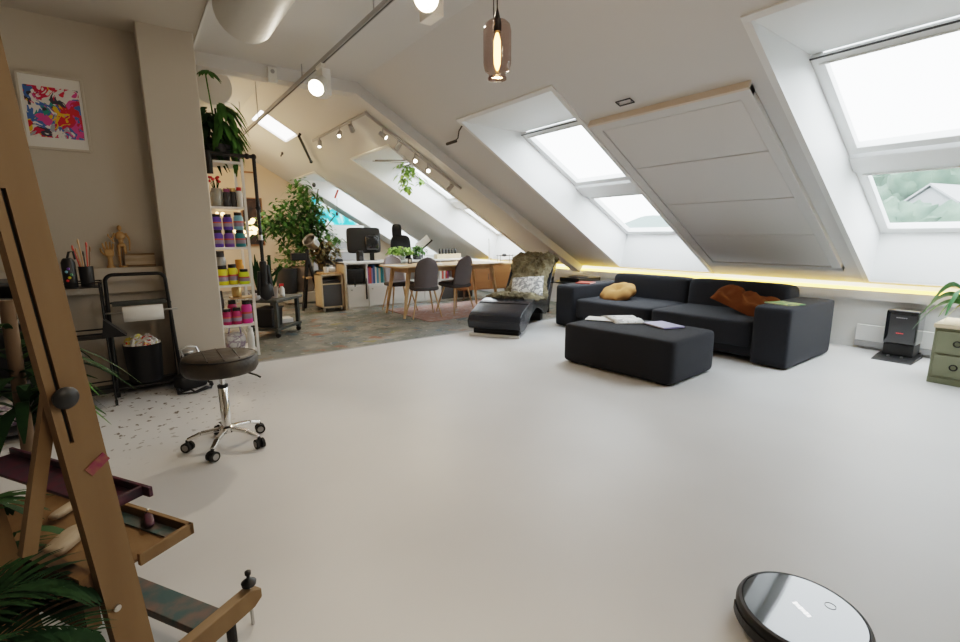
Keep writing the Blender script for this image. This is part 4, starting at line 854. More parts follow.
# photo lamp on tripod
q = ony(302, 305, 8.0)
tpod = thing('tripod_lamp', 'silver reflector lamp on dark wooden tripod before the ficus', 'floor lamp', (q.x+.14, 8.0, 0))
for a in (100, 215, 335): MB().tube([(.19*math.cos(R(a)), .19*math.sin(R(a)), 0), (.0, 0, .88)], .022, 8, r2=.03).build('leg', 'blackm', tpod, smooth=True)
s = MB(); s.cyl((0, 0, .82), (0, 0, 1.0), .03); s.bb((-.26, -.05, .82), (-.02, .05, .94)); s.build('control_box', 'black', tpod, bevel=.01)
MB().lathe([(.05, -.10), (.09, -.08), (.11, .06), (.115, .1)], (.09, -.02, 1.10), 24, (-.6, -.35, .55), cap=False).build('reflector_shade', 'steel', tpod, smooth=True, solid=.004)
MB().cyl((.0, 0, .52), (0, 0, .55), .13, 3).build('brace', 'oak', tpod)

# ================================================================== DESK AREA
KY = 7.5
def kx(px): return ony(px, 280, KY).x
kl = thing('cube_shelf_unit', 'long low white cube shelf with birch edge behind the dining table', 'shelf', (0, KY, 0))
x0, x1, zt = 2.78, 5.3, .78; cw = (x1-x0)/7
MB().bb((x0-.03, 0, .0), (x0+.0, .40, zt)).build('end_panel', 'pale', kl); 
MB().bb((x0-.03, -.005, zt-.03), (x1, .40, zt)).build('worktop_panel', 'white', kl, bevel=.003)
s = MB()
for i in range(8): s.bb((x0+cw*i-(.012 if i else 0), 0, .03), (x0+cw*i+.012, .40, zt-.03))
s.bb((x0, 0, .385), (x1, .4, .41)); s.bb((x0, .385, .03), (x1, .40, zt-.03)); s.bb((x0, 0, 0), (x1, .4, .03)); s.build('dividers', 'white', kl)
for i in range(7):
    d = MB().bb((x0+cw*i+.014, -.012, .035), (x0+cw*(i+1)-.014, .0, .382)).build('door', 'white' if i < 5 else 'gbox', kl, bevel=.004)
    MB().cyl((x0+cw*i+.08, -.03, .33), (x0+cw*i+.08, -.012, .33), .012, 10).build('knob', 'steel' if i < 5 else 'black', d)
bg = thing('camera_bag', 'black bag with hanging straps in leftmost open cube', 'bag', (x0+cw*.5, KY+.14, .41))
MB().soft((0, 0, .14), (.32, .26, .26), 6, 8).build('bag_body', 'black', bg, smooth=True); MB().bb((-.05, -.14, -.12), (-.025, -.132, .12)).build('strap', 'black', bg); MB().bb((.14, -.16, -.25), (.165, -.152, .10)).build('strap', 'black', bg)
cols = ['mauve', 'redc', 'violetc', 'blue', 'paper', 'cyan', 'cream', 'teal', 'sky']
xx = x0+cw+.02
ordn = ['first', 'second', 'third', 'fourth', 'fifth', 'sixth', 'seventh', 'eighth', 'ninth', 'tenth', 'eleventh', 'twelfth', 'thirteenth', 'fourteenth']
cn = {'mauve': 'mauve', 'redc': 'coral red', 'violetc': 'violet', 'blue': 'dark blue', 'cyan': 'cyan blue', 'paper': 'white', 'greenc': 'green', 'cream': 'cream', 'teal': 'teal', 'sky': 'pale blue'}
bks = 0
def upright(x, y, z, w, h, d, m, label, group):
    t = thing('book', label, 'book', (x+w/2, y, z), group=group)
    MB().bb((-w/2, 0, 0), (w/2, .003, h)).bb((-w/2, 0, 0), (-w/2+.002, d, h)).bb((w/2-.002, 0, 0), (w/2, d, h)).build('cover', m, t); MB().bb((-w/2+.003, .004, .004), (w/2-.003, d-.004, h-.006)).build('pages', 'paper', t)
for i, m_ in enumerate(cols):
    w_ = random.choice((.028, .034, .038)); upright(xx, KY+.04, .411, w_, random.uniform(.25, .32), .2, m_, '%s book, %s from the left in the second open cube' % (cn[m_], ordn[i]), 'books in the second open cube'); xx += w_+.002
xx = x0+5*cw+.02
for i, m_ in enumerate(['cream', 'redc', 'paper', 'redc', 'mauve']): upright(xx, KY+.04, .411, .035, random.uniform(.24, .3), .2, m_, '%s book, %s from the left among books between the dining chairs' % (cn[m_], ordn[i]), 'books between the dining chairs'); xx += .038
bx_ = tag(MB().bb((0, 0, 0), (.29, .25, .26)).build('storage_box', 'lilac', loc=(x0+4*cw+.035, KY+.04, .411), bevel=.01), 'pale lilac grey storage box seen between the grey dining chairs', 'box')
# wheeled cabinet
cb = thing('wheeled_cabinet', 'small birch cabinet on wheels with slate grey drawer front', 'cabinet', (2.56, 7.55, 0))
w_, d_, h_ = .175, .36, .60
s = MB(); s.bb((-w_, 0, .06), (-w_+.02, d_, h_)); s.bb((w_-.02, 0, .06), (w_, d_, h_)); s.bb((-w_, 0, .06), (w_, d_, .08)); s.bb((-w_, 0, h_-.02), (w_, d_, h_)); s.bb((-w_+.02, 0, .44), (w_-.02, d_, .455)); s.bb((-w_+.02, d_-.01, .08), (w_-.02, d_, h_-.02)); s.build('carcass', 'pale', cb)
MB().bb((-w_+.025, .0, .085), (w_-.025, .02, .435)).build('drawer', 'gbox', cb, bevel=.004)
s = MB(); s.bb((-w_+.03, .02, .456), (w_-.03, .3, .48)); s.bb((-w_+.03, .03, .49), (w_-.05, .3, .51)); s.build('paper_trays', 'dgrey', cb)
for x in (-.14, .14):
    for y in (.04, .32): MB().cyl((x-.012, y, .03), (x+.012, y, .03), .03).build('wheel', 'lgrey', cb)
tag(MB().bb((-.15, 0, 0), (.15, .30, .03)).build('wooden_tray', 'oak', loc=(2.57, 7.58, .60), bevel=.004), 'oak tray on top of the wheeled cabinet', 'tray')
cp3 = thing('mug', 'white mug on the oak tray of the wheeled cabinet', 'mug', (2.50, 7.64, .63)); MB().lathe([(.035, 0), (.04, .09), (.036, .09), (.032, .01)], n=18).build('mug_body', 'white', cp3, smooth=True); MB().tube([(.038, 0, .07), (.06, 0, .06), (.06, 0, .03), (.037, 0, .02)], .005).build('handle', 'white', cp3)
tag(MB().soft((0, 0, .04), (.12, .10, .09), 3, 6).build('crumpled_tissue', 'paper', loc=(2.60, 7.66, .63), smooth=True), 'crumpled white tissue on the oak tray', 'tissue')
pl3 = thing('dry_bush_plant', 'brownish olive bushy potted plant behind wheeled cabinet', 'potted plant', (2.62, 8.15, 0))
MB().lathe([(.11, .0), (.14, .62), (.145, .63)], n=20).build('pot', 'black', pl3, smooth=True)
s = MB(); blob(s, (.02, -.05, .95), (.27, .2, .22), 330, .10, .05); s.build('foliage', 'brownleaf', pl3)
s = MB(); 
for a in range(5): s.tube([(0, 0, .6), (.1*math.cos(a*1.3), .08*math.sin(a*1.3), .95)], .006, 5)
s.build('stems', 'bark', pl3)
# desk behind with monitor
dsk = thing('desk', 'white desk behind the cube shelf carrying the monitor', 'desk', (3.9, 8.35, 0))
MB().bb((-1.15, -.35, .72), (1.2, .35, .75)).build('desktop', 'white', dsk, bevel=.004)
for x in (-1.1, 1.15):
    for y in (-.3, .3): MB().bb((x-.025, y-.025, 0), (x+.025, y+.025, .72)).build('leg', 'wmetal', dsk)
mo = thing('monitor', 'large black computer monitor seen from behind on the desk', 'monitor', (3.42, 8.25, .75), R(-14))
MB().soft((0, 0, .38), (.60, .07, .46), 9, 12, rx=R(-6)).build('screen_housing', 'black', mo, smooth=True)
MB().soft((.14, -.04, .34), (.26, .10, .30), 4, 8).build('rear_bulge', 'gloss', mo, smooth=True)
MB().bb((.10, -.02, .02), (.18, .03, .34)).build('stand_column', 'black', mo, bevel=.01); MB().bb((-.02, -.12, 0), (.30, .12, .02)).build('stand_foot', 'black', mo, bevel=.006)
mo2 = thing('studio_speaker', 'small black speaker standing left of the monitor stand', 'speaker', (3.28, 8.12, .75)); MB().soft((0, 0, .10), (.10, .12, .20), 8, 8).build('speaker_cabinet', 'black', mo2, smooth=True); MB().cyl((0, -.06, .07), (0, -.066, .07), .035).build('cone', 'dgrey', mo2, smooth=True)
for i, (px, w_, h_, lab) in enumerate(((328, .25, .05, 'flat black keyboard edge on desk at the far left'), (338, .12, .07, 'small black charger box on desk left of speaker'), (392, .18, .03, 'flat grey tablet on the desk behind the dining table'))):
    v = ony(px, 255, 8.05); t = thing('desk_gadget', lab, 'gadget', (v.x, 8.05, .75)); MB().bb((-w_/2, -.06, 0), (w_/2, .06, h_)).build('casing', 'black' if i < 2 else 'lgrey', t, bevel=.008); MB().bb((-w_/3, -.062, h_*.3), (w_/3, -.058, h_*.7)).build('front_panel', 'dgrey', t)
# white letter rack
lr = thing('white_pedestal_shelf', 'white open shelf tower behind the desk below the grey band', 'shelf', (3.55, 9.3, 0)); s = MB(); s.bb((-.45, 0, 0), (-.42, .3, .95)); s.bb((.42, 0, 0), (.45, .3, .95)); s.build('side_panel', 'white', lr); s = MB()
for z in (.3, .62, .93): s.bb((-.45, 0, z), (.45, .3, z+.03))
s.build('shelf_board', 'white', lr)
# office chair
v = ony(398, 232, 9.0)
oc = thing('office_chair', 'black high back office chair behind the green pot plants', 'office chair', (v.x+.05, 9.0, 0), R(-30))
MB().soft((0, 0, .90), (.42, .12, .66), 4, 10, rx=R(8)).build('backrest', 'leather', oc, smooth=True); MB().soft((-.07, -.03, 1.30), (.20, .10, .30), 4, 8).build('headrest', 'leather', oc, smooth=True)
MB().soft((0, -.25, .50), (.5, .5, .12), 5, 8).build('seat', 'leather', oc, smooth=True); MB().cyl((0, -.2, .1), (0, -.2, .46), .03).build('column', 'blackm', oc)
for a in range(5): d = Vector((math.cos(a*1.2566), math.sin(a*1.2566), 0)); MB().bar(Vector((0, -.2, .12)), Vector((0, -.2, .07))+d*.3, .04, .03).cyl(Vector((0, -.2, .03))+d*.3-Vector((.02, 0, 0)), Vector((0, -.2, .03))+d*.3+Vector((.02, 0, 0)), .03).build('base_arm', 'black', oc)
# green plants + bottle on worktop
gp = thing('basil_plant', 'bright green bushy herb plant on the cube shelf', 'potted plant', (3.92, 7.72, .78)); MB().lathe([(.08, 0), (.1, .08)], n=18).build('pot', 'lgrey', gp); s = MB(); blob(s, (0, 0, .17), (.26, .14, .08), 240, .08, .045); s.build('foliage', 'leafl', gp)
gp.location = (W(400, 250, 7.7)[0], 7.7, .78)
gp2 = thing('leafy_herb_plant', 'darker green herb plant right of the glass bottle', 'potted plant', (W(417, 250, 7.7)[0], 7.7, .78)); MB().lathe([(.07, 0), (.09, .08)], n=18).build('pot', 'dgrey', gp2); s = MB(); blob(s, (0, 0, .17), (.18, .12, .09), 150, .08, .045); s.build('foliage', 'leaf', gp2)
gb = thing('glass_bottle', 'clear glass bottle standing on the dining table', 'bottle', (W(403, 260, 6.72)[0], 6.72, .767)); MB().lathe([(.035, 0), (.038, .01), (.038, .15), (.015, .20), (.014, .24), (.018, .245)], n=20, cap=False).build('bottle_body', 'cleargl', gb, smooth=True); MB().cyl((0, 0, .24), (0, 0, .26), .018).build('cap', 'lgrey', gb)
cf = thing('photo_card', 'small black framed card standing on the dining table', 'card', (W(410, 260, 6.78)[0], 6.78, .767)); MB().bb((-.035, 0, 0), (.035, .01, .09)).build('card_frame', 'black', cf); MB().bb((-.022, -.002, .02), (.022, 0, .07)).build('card_picture', 'paper', cf)
# slanted panel modelled in place of skylight frame reflections
v = ony(423, 243, 8.6)
dt_ = thing('slanted_panel', 'slanted white panel with black edge in place of skylight frame reflections', 'panel', (v.x, 8.6, v.z), R(0)); MB().box((0, 0, 0), (.34, .03, .16), ry=R(-36)).build('board_panel', 'white', dt_); MB().box((.05, -.0, -.06), (.40, .05, .03), ry=R(-36)).build('board_edge', 'black', dt_); MB().tube([(0, .02, -.1), (0, .05, -(v.z-.75))], .012).build('board_stand', 'black', dt_)

# ================================================================== DINING TABLE + CHAIRS
tb = thing('dining_table', 'oak dining table with rounded top and splayed legs', 'dining table', (4.0, 6.46, 0), R(-2))
rp = []
for cx, cy, a0 in ((.82, .30, 0), (-.82, .30, 90), (-.82, -.30, 180), (.82, -.30, 270)):
    for a in range(0, 91, 15): rp.append((cx+.14*math.cos(R(a0+a)), cy+.12*math.sin(R(a0+a))))
MB().prism(rp, .742, .767, lambda p, q, t: (p, q, t)).build('tabletop', 'oak', tb, bevel=.008)
s = MB(); s.bb((-.74, -.30, .675), (.74, -.28, .742)); s.bb((-.74, .28, .665), (.74, .30, .73)); s.bb((-.75, -.3, .665), (-.73, .3, .73)); s.bb((.73, -.3, .665), (.75, .3, .73)); s.build('apron', 'oak', tb)
for x in (-1, 1):
    for y in (-1, 1): MB().bar((x*.74, y*.28, .73), (x*.86, y*.33, 0), .06, .06, (0, 1, 0), .032, .032).build('leg', 'oak', tb, bevel=.01, seg=3)
def chair(name, label, loc, rz, back='greyf', seatm='greyd'):
    t = thing(name, label, 'chair', loc, rz, group='dining chairs')      # faces +y
    s = MB()
    def bk(u, v):
        w = .185*(1-.10*v)*(1-max(0, v-.62)**2*2.6)
        if v > .9: w *= (1-((v-.9)/.1)**2*.35)
        x = (u-.5)*2*w; c = (2*u-1)**2
        return (x, -.20-.10*v+.075*c*(1-.4*v), .43+.47*v-.015*c)
    s.grid(bk, 14, 16); s.build('backrest', back, t, smooth=True, solid=.035)
    s = MB(); s.soft((0, .02, .445), (.43, .46, .075), 4, 10, rx=R(3)); s.build('seat', seatm, t, smooth=True)
    for x in (-1, 1):
        for y in (-1, 1): MB().tube([(x*.13, y*.12, .42), (x*.22, .02+y*.22, 0)], .016, 8, r2=.009).build('leg', 'oak', t, smooth=True)
    MB().bb((-.14, -.13, .405), (.14, .14, .42)).build('seat_bracket', 'dgrey', t)
    return t
ch = chair('dining_chair', 'grey felt dining chair, its back turned to us at table front', (3.48, 6.20, 0), R(-14))
dup(ch, (4.10, 6.26, 0), R(9), 'grey felt dining chair turned sideways at right end of table front')
c3 = chair('dining_chair', 'pale lilac dining chair at the left end beyond the oak table', (3.46, 6.98, 0), R(176), 'lilac', 'greyd')
rg = tag(MB().bb((-1.05, -.72, 0), (1.3, .72, .008)).build('rug', 'rug', loc=(4.35, 6.45, -.003)), 'worn faded red rug under the dining table', 'rug')
for i, (px, lab) in enumerate(((395, 'white paper sheet at the left end of dining table'), (432, 'white paper sheet between the chair backs on the table'))):
    v = ony(px, 262, 6.45); o = tag(MB().bb((-.12, -.16, 0), (.12, .16, .004)).build('paper_sheet', 'paper', loc=(v.x, 6.45, .768)), lab, 'paper'); o.rotation_euler.z = R(15+40*i)
lb = thing('wooden_caddy', 'pale wooden box of dark bottles on the worktop behind chairs', 'box', (W(447, 258, 7.65)[0], 7.65, .78)); MB().bb((-.25, -.06, 0), (.28, .06, .09)).build('box_body', 'pale', lb)
for i in range(6): tag(MB().lathe([(.020, 0), (.021, .07), (.010, .085), (.010, .10)], n=12).build('ink_bottle', 'black', smooth=True, loc=(lb.location.x-.16+.07*i, 7.65, .87)), 'small black bottle in the row on the pale wooden box', 'bottle', 'black bottles on the pale wooden box')

# ================================================================== SIDEBOARD
sdx0, sdx1 = 4.95, 6.05
sd = thing('sideboard', 'warm teak sideboard with sliding doors behind the chaise lounge', 'sideboard', (5.44, 7.12, 0), R(-12))
MB().bb((-.62, -.02, .20), (.62, .40, .66)).build('carcass', 'teak', sd, bevel=.005)
MB().bb((-.64, -.035, .66), (.64, .41, .685)).build('top_panel', 'oak', sd, bevel=.004)
for x in (-.31, .31):
    d = MB().bb((x-.30, -.034, .225), (x+.30, -.02, .645)).build('door', 'teak', sd, bevel=.003); MB().bb((x*.12-.012, -.037, .38), (x*.12+.012, -.034, .50)).build('finger_pull', 'easeld', d)
for x in (-.5, .5):
    for y in (.04, .34): MB().tube([(x, y, .2), (x*1.06, y, 0)], .022, 8, r2=.014).build('leg', 'easeld', sd)
v = ony(493, 258, 7.15)
tl_ = thing('table_lamp', 'slim white stick lamp with round foot on the sideboard', 'table lamp', (5.53, 7.25, .685))
MB().lathe([(.07, 0), (.075, .01), (.03, .035), (.012, .05)], n=22).build('base', 'white', tl_, smooth=True); MB().cyl((0, 0, .04), (0, 0, .44), .012).build('stem', 'white', tl_); MB().ell((0, 0, .45), (.018, .018, .025)).build('lamp_tip', 'white', tl_, smooth=True)
rk = thing('wire_rack', 'thin black wire rack standing on the sideboard near the chaise', 'rack', (5.80, 7.1, .685)); s = MB()
for x in (-.15, .15):
    for y in (-.05, .05): s.tube([(x, y, 0), (x, y, .16)], .004, 6)
s.tube([(-.17, -.06, .14), (.17, -.06, .14), (.17, .06, .14), (-.17, .06, .14)], .005, 6, closed=True); s.tube([(-.17, -.06, .06), (.17, -.06, .06)], .005, 6); s.build('wire_frame', 'black', rk); s = MB(); s.ell((-.02, 0, .15), (.05, .04, .03)); s.build('black_knob', 'black', rk)
yl = thing('trailing_pothos', 'small lime green trailing plant by the sideboard end', 'plant', (W(514, 262, 6.7)[0], 6.7, 0)); MB().lathe([(.05, .60), (.06, .68)], n=16).cyl((0, 0, 0), (0, 0, .60), .03).build('plant_stand', 'black', yl); s = MB(); blob(s, (0, -.03, .62), (.07, .07, .14), 55, .08, .05); s.build('foliage', 'leafl', yl)
# items on knee-wall side table behind sofa
stb = thing('side_table', 'low black side table behind the far arm of the sofa', 'side table', (5.55, 5.05, 0)); MB().bb((-.35, -.28, .48), (.45, .30, .50)).build('tabletop', 'black', stb)
for x in (-.32, .42):
    for y in (-.25, .27): MB().bb((x-.015, y-.015, 0), (x+.015, y+.015, .48)).build('leg', 'blackm', stb)
rp_ = thing('record_player', 'black turntable on the low table behind the sofa', 'turntable', (5.62, 5.02, .50)); MB().bb((-.25, -.2, 0), (.25, .2, .06)).build('plinth', 'black', rp_, bevel=.006); MB().cyl((-.04, 0, .06), (-.04, 0, .075), .15).build('platter', 'dgrey', rp_, smooth=True); MB().tube([(.2, .12, .06), (.2, .12, .10), (.12, -.1, .09)], .006).build('tonearm', 'steel', rp_)

# hanging vine in far skylight
vn = thing('hanging_vine', 'lime green vine hanging from a branch inside the far skylight', 'hanging plant', (0, 0, 0))
pa, pb = Vector((3.35, 7.45, 2.42)), Vector((4.15, 6.75, 2.36))
s = MB(); s.tube([pa, pa.lerp(pb, .5)+Vector((0, 0, .02)), pb], .008, 6); s.tube([pa+Vector((0, .1, 0)), pb+Vector((0, .1, .0))], .005, 6); s.build('branch', 'bark', vn)
s = MB()
for px, py, r1, n1 in ((404, 176, .10, 50), (407, 186, .09, 30), (411, 172, .10, 45), (402, 168, .1, 25), (421, 180, .05, 14)):
    c = ony(px, py, 7.0); blob(s, c, (r1, r1, r1*1.1), n1, .09, .055)
s.build('vine_leaves', 'leafl', vn)
s = MB(); s.tube([ony(408, 165, 7.0), ony(407, 188, 7.0)], .004, 5); s.tube([ony(408, 165, 7.0), ony(422, 180, 7.0)], .004, 5); s.build('vine_stems', 'leaf', vn)
# cord & hooks in farthest skylight
hk2 = thing('hanging_ornament', 'thin cord with pink and black ornament hanging in the farthest skylight', 'ornament', (0, 0, 0))
a = ony(337, 190, 10.4); MB().tube([ony(338, 190, 10.4), ony(335, 198, 10.4)], .022, 8).build('pink_bead', 'redc', hk2); MB().tube([ony(337, 198, 10.4), ony(337, 212, 10.4)], .004, 5).build('cord', 'dgrey', hk2); MB().ell(ony(337, 214, 10.4), (.03, .03, .045)).build('black_weight', 'black', hk2, smooth=True)
tag(MB().ell(ony(314, 185, 10.6), (.04, .03, .05)).build('wall_hook', 'dgrey', smooth=True), 'dark knob at the top corner of the farthest skylight', 'hook')

# ================================================================== EASEL
EA = R(32); d1 = Vector((math.cos(EA), math.sin(EA), 0))
ea = thing('easel', 'large beech studio easel with paint stained trays, very near on left', 'easel', (.2, 1.5, 0), EA)
def sp(z): return -.352-(z-.22)*.075            # centre line of the slanted side post
def side_post(t):
    s = MB(); w = .0385; zA, zB = .09, 2.15
    sl0, sl1 = .767, 1.293; a0, a1 = -.022, -.014
    for za, zb, a, b in ((zA, sl0, -w, w), (sl1, zB, -w, w), (sl0, sl1, -w, a0), (sl0, sl1, a1, w)):
        s.prism([(sp(za)+a, za), (sp(za)+b, za), (sp(zb)+b, zb), (sp(zb)+a, zb)], t-.0, t+.024, lambda p, q, k: (p, k, q))
    o = s.build('side_post', 'easel', ea)
    MB().prism([(sp(sl0)+a0, sl0), (sp(sl0)+a1, sl0), (sp(sl1)+a1, sl1), (sp(sl1)+a0, sl1)], t+.010, t+.016, lambda p, q, k: (p, k, q)).build('slot_shade_strip', 'drk', o)  # dark strip paints the shade inside the open slot
side_post(0); side_post(.58)
MB().lathe([(.010, .0), (.022, .006), (.024, .014), (.019, .020), (.004, .022)], (sp(.871)-.014, 0, .871), 20, (0, -1, 0)).build('knob', 'black', ea, smooth=True)
MB().cyl((-.379, 0, .336), (-.379, -.004, .336), .008, 12).build('bolt_head', 'steel', ea)
MB().box((-.372, -.001, .70), (.046, .002, .024), ry=R(-32)).build('magenta_smudge', 'magentap', ea)
for t in (.04, .54): MB().bar((-.41, t, .90), (-.50, t, .55), .026, .018, (0, 1, 0)).build('brace', 'easel', ea)
for t in (.24, .36): MB().bar((-.44, t, .12), (-.60, t, 2.1), .03, .05, (1, 0, 0)).build('centre_mast', 'easel', ea)
for t in (.0, .60): MB().prism([(-.95, .065), (-.035, .065), (-.005, .08), (-.005, .11), (-.045, .13), (-.95, .13)], t-.035, t, lambda p, q, k: (p, k, q)).build('base_runner', 'easel', ea, bevel=.004)
MB().bb((-.19, .0, .075), (-.105, .56, .10)).build('crossbeam', 'paintw', ea, bevel=.003); MB().bb((-.70, .0, .075), (-.62, .56, .10)).build('rear_crossbeam', 'easel', ea, bevel=.003)
MB().lathe([(.010, 0), (.020, .004), (.022, .014), (.012, .022), (.005, .028), (.005, .036), (.009, .04), (.009, .05), (.003, .054)], (-.035, -.017, .135), 20).build('levelling_knob', 'black', ea, smooth=True); MB().cyl((-.035, -.017, .14), (-.035, -.017, .0), .005, 8).build('levelling_bolt', 'steel', ea)
for t in (-.017, .583):
    for sx in (-.85, -.08): MB().cyl((sx-.03, t, 0), (sx-.03, t, .07), .014, 14).build('foot', 'rubber', ea)
s = MB(); s.bb((-.352, .026, .562), (-.265, .62, .570)); s.bb((-.273, .0, .562), (-.263, .62, .588)); s.bb((-.352, .026, .562), (-.265, .036, .588)); s.build('canvas_ledge', 'maroon', ea, bevel=.002)
s = MB(); s.bb((-.39, .026, .40), (-.175, .58, .408)); s.bb((-.185, .0, .40), (-.172, .60, .432)); s.bb((-.315, .0, .40), (-.172, .012, .432)); s.bb((-.39, .588, .40), (-.172, .60, .432)); s.build('paint_tray', 'easel', ea, bevel=.002)
MB().bb((-.225, .028, .409), (-.19, .30, .413)).build('tray_paint_residue', 'paintw', ea)
MB().bb((-.43, .026, .30), (-.40, .56, .44)).build('back_rail', 'easeld', ea)
tb_ = thing('paint_tube', 'crumpled paint tube with metal cap lying in the easel tray', 'paint tube'); eam = Matrix.Translation((.2, 1.5, 0)) @ Matrix.Rotation(EA, 4, 'Z')
tb_.matrix_world = eam @ Matrix.Translation((-.20, .14, .424)) @ Matrix.Rotation(R(60), 4, 'Z')
MB().soft((0, 0, 0), (.08, .024, .016), 3, 6).build('tube_body', 'maroon', tb_, smooth=True); MB().cyl((.04, 0, 0), (.055, 0, 0), .009, 10).build('cap', 'steel', tb_)
tb2 = thing('paint_tube', 'pale beige paint tube lying at the far end of easel tray', 'paint tube'); tb2.matrix_world = eam @ Matrix.Translation((-.25, .42, .424)) @ Matrix.Rotation(R(20), 4, 'Z')
MB().soft((0, 0, 0), (.11, .035, .02), 3, 6).build('tube_body', 'board', tb2, smooth=True); MB().cyl((.055, 0, 0), (.07, 0, 0), .009, 10).build('cap', 'black', tb2)
tb3 = tag(MB().soft((0, 0, 0), (.13, .06, .03), 3, 8).build('paint_rag', 'board', smooth=True), 'pale crumpled rag on the lower back of the easel', 'rag'); tb3.matrix_world = eam @ Matrix.Translation((-.34, .25, .424)) @ Matrix.Rotation(R(30), 4, 'Z')

# palms near camera
def palm(name, label, loc, fronds, m, potr=.14, poth=.24):
    t = thing(name, label, 'potted plant', loc)
    MB().lathe([(potr*.8, 0), (potr, poth), (potr*1.05, poth+.01), (potr*.9, poth)], n=24).build('pot', 'terra', t, smooth=True)
    MB().cyl((0, 0, poth*.85), (0, 0, poth*.9), potr*.92).build('soil', 'soil', t)
    s = MB()
    for az, L, rise, fall, leafL, nl in fronds:
        d = Vector((math.cos(R(az)), math.sin(R(az)), 0)); pts = []
        for i in range(14): k = i/13; pts.append(Vector((0, 0, poth))+d*(L*k)+Vector((0, 0, rise*math.sin(k*1.9)-fall*k*k)))
        s.tube(pts, .004, 5, r2=.0015)
        for i in range(nl):
            k = .25+.75*i/nl; j = k*13; a_ = int(min(j, 12)); p = pts[a_].lerp(pts[a_+1], j-a_); tg = (pts[a_+1]-pts[a_]).normalized()
            for sd_ in (-1, 1):
                x = tg.cross(Vector((0, 0, 1))).normalized()*sd_
                s.leaf(p, x*.8+tg*.9+Vector((0, 0, .15)), leafL*math.sin(math.pi*(.25+k*.7))*random.uniform(.85, 1.1), .012, .35, 4)
    s.build('fronds', m, t); return t
palm('areca_palm', 'dark feathery palm filling the lower left corner before the easel', (-.52, 1.28, 0), [(a, L, r_, f, .20, 22) for a, L, r_, f in ((-10, .38, .22, .10), (5, .36, .30, .12), (-30, .42, .16, .12), (25, .38, .26, .16), (-50, .4, .3, .15), (60, .4, .3, .15), (130, .4, .3, .1), (200, .4, .3, .1), (-5, .34, .12, .14), (40, .3, .45, .1))], 'leafd')
pm = [o for o in bpy.data.objects if o.name == 'areca_palm'][0]
for a_, b_2, L in ((( .26, .32, .40), (1, -.30, .05), .17), ((.22, .38, .36), (1, -.15, -.1), .2), ((.20, .30, .46), (1, -.2, .3), .17)):
    MB().leaf(a_, b_2, L, .028, .95, 7).tube([(0, 0, .24), (.12, .15, .36), a_], .004, 5).build('strap_leaf', 'leafd', pm, smooth=True)
t = thing('dracaena', 'tall strap leaved plant behind the easel post', 'potted plant', (-.37, 2.15, 0))
MB().lathe([(.11, 0), (.14, .24), (.145, .25), (.12, .24)], n=24).build('pot', 'dgrey', t, smooth=True); MB().tube([(0, 0, .2), (.02, 0, 1.0)], .02, 8).build('trunk', 'bark', t, smooth=True)
s = MB()
for i in range(46):
    az = random.random()*6.28; e_ = random.uniform(.05, 1.0)
    s.leaf((.02, 0, .95-.4*random.random()), (math.cos(az), math.sin(az), e_*1.6), random.uniform(.22, .36), .035, random.uniform(.5, 1.1), 6)
s.build('strap_leaves', 'leafd', t)
s = MB()
for i in range(9): az = R(random.uniform(-100, 60)); s.leaf((.02, 0, .6+.3*random.random()), (math.cos(az), math.sin(az), .8), .28, .03, 1.0, 6)
s.build('lighter_leaves', 'leafm', t)  # some leaves of the same plant in a lighter green
# dark shelf of odds at far left behind easel
bs = thing('art_supply_cabinet', 'dark open cabinet of jumbled supplies seen left behind the easel', 'cabinet', (-.86, 3.95, 0))
s = MB(); s.bb((-.35, -.2, 0), (-.33, .2, .95)); s.bb((.33, -.2, 0), (.35, .2, .95)); s.bb((-.35, .19, 0), (.35, .2, .95))
for z in (.05, .35, .65, .93): s.bb((-.35, -.2, z), (.35, .2, z+.02))
s.build('carcass', 'dgrey', bs)
for i, (x, z, m_, lab) in enumerate(((-.1, .37, 'clutter', 'white crumpled supplies bag, middle of the dark cabinet'), (.18, .67, 'shadec', 'white tub on upper shelf of the dark cabinet'), (.15, .07, 'clutter', 'white crumpled supplies bag, bottom of the dark cabinet'), (-.15, .67, 'black', 'black pouch on upper shelf of the dark cabinet'))):
    tag(MB().soft((0, 0, .09), (.22, .22, .18), 3, 8).build('supply_bundle', m_, smooth=True, loc=(-.86+x, 3.92, z)), lab, 'supplies')
# loose items on floor: small litter near drawers

# ================================================================== OUTSIDE
struct(MB().bb((-40, -60, -8.2), (200, 90, -8)).build('ground_outside', 'field'))
s = MB(); s.grid(lambda u, v: (45+u*70, -60+v*140, -8+30*(u**.8)*(.62+.22*math.sin(v*5+.6)+.10*mn.noise(Vector((u*4, v*9, 0))))), 40, 60); struct(s.build('hillside', 'field', smooth=True))
HX = 60
def wx(px, py, x): return onx(px, py, x)
c0 = wx(936, 214, HX); 
hs = thing('white_house', 'white gabled house on the hillside beyond the window', 'house', (HX, 11.45, 1.4)); hs.rotation_euler.z = R(-14)
wd_ = 1.9
MB().prism([(-wd_, -4), (wd_, -4), (wd_, 2.7), (0, 4.1), (-wd_, 2.7)], 0, 8, lambda p, q, t: (t, p, q)).build('house_walls', 'house', hs)
s = MB(); s.bar((-.3, -wd_-.2, 2.1), (-.3, 0, 4.75), .5, .2, (1, 0, 0)); 
s = MB(); 
for q in (-1, 1): s.add([(-.3, q*(wd_+.3), 2.55), (8.3, q*(wd_+.3), 2.55), (8.3, 0, 4.25), (-.3, 0, 4.25)], [(0, 1, 2, 3)])
s.build('house_roof', 'roofh', hs, solid=.15)
for y, z in ((-1.2, .2), (1.2, .2)): MB().bb((-.05, y*.6-.3, z+.4), (0, y*.6+.3, z+1.2)).build('house_window', 'lgrey', hs)
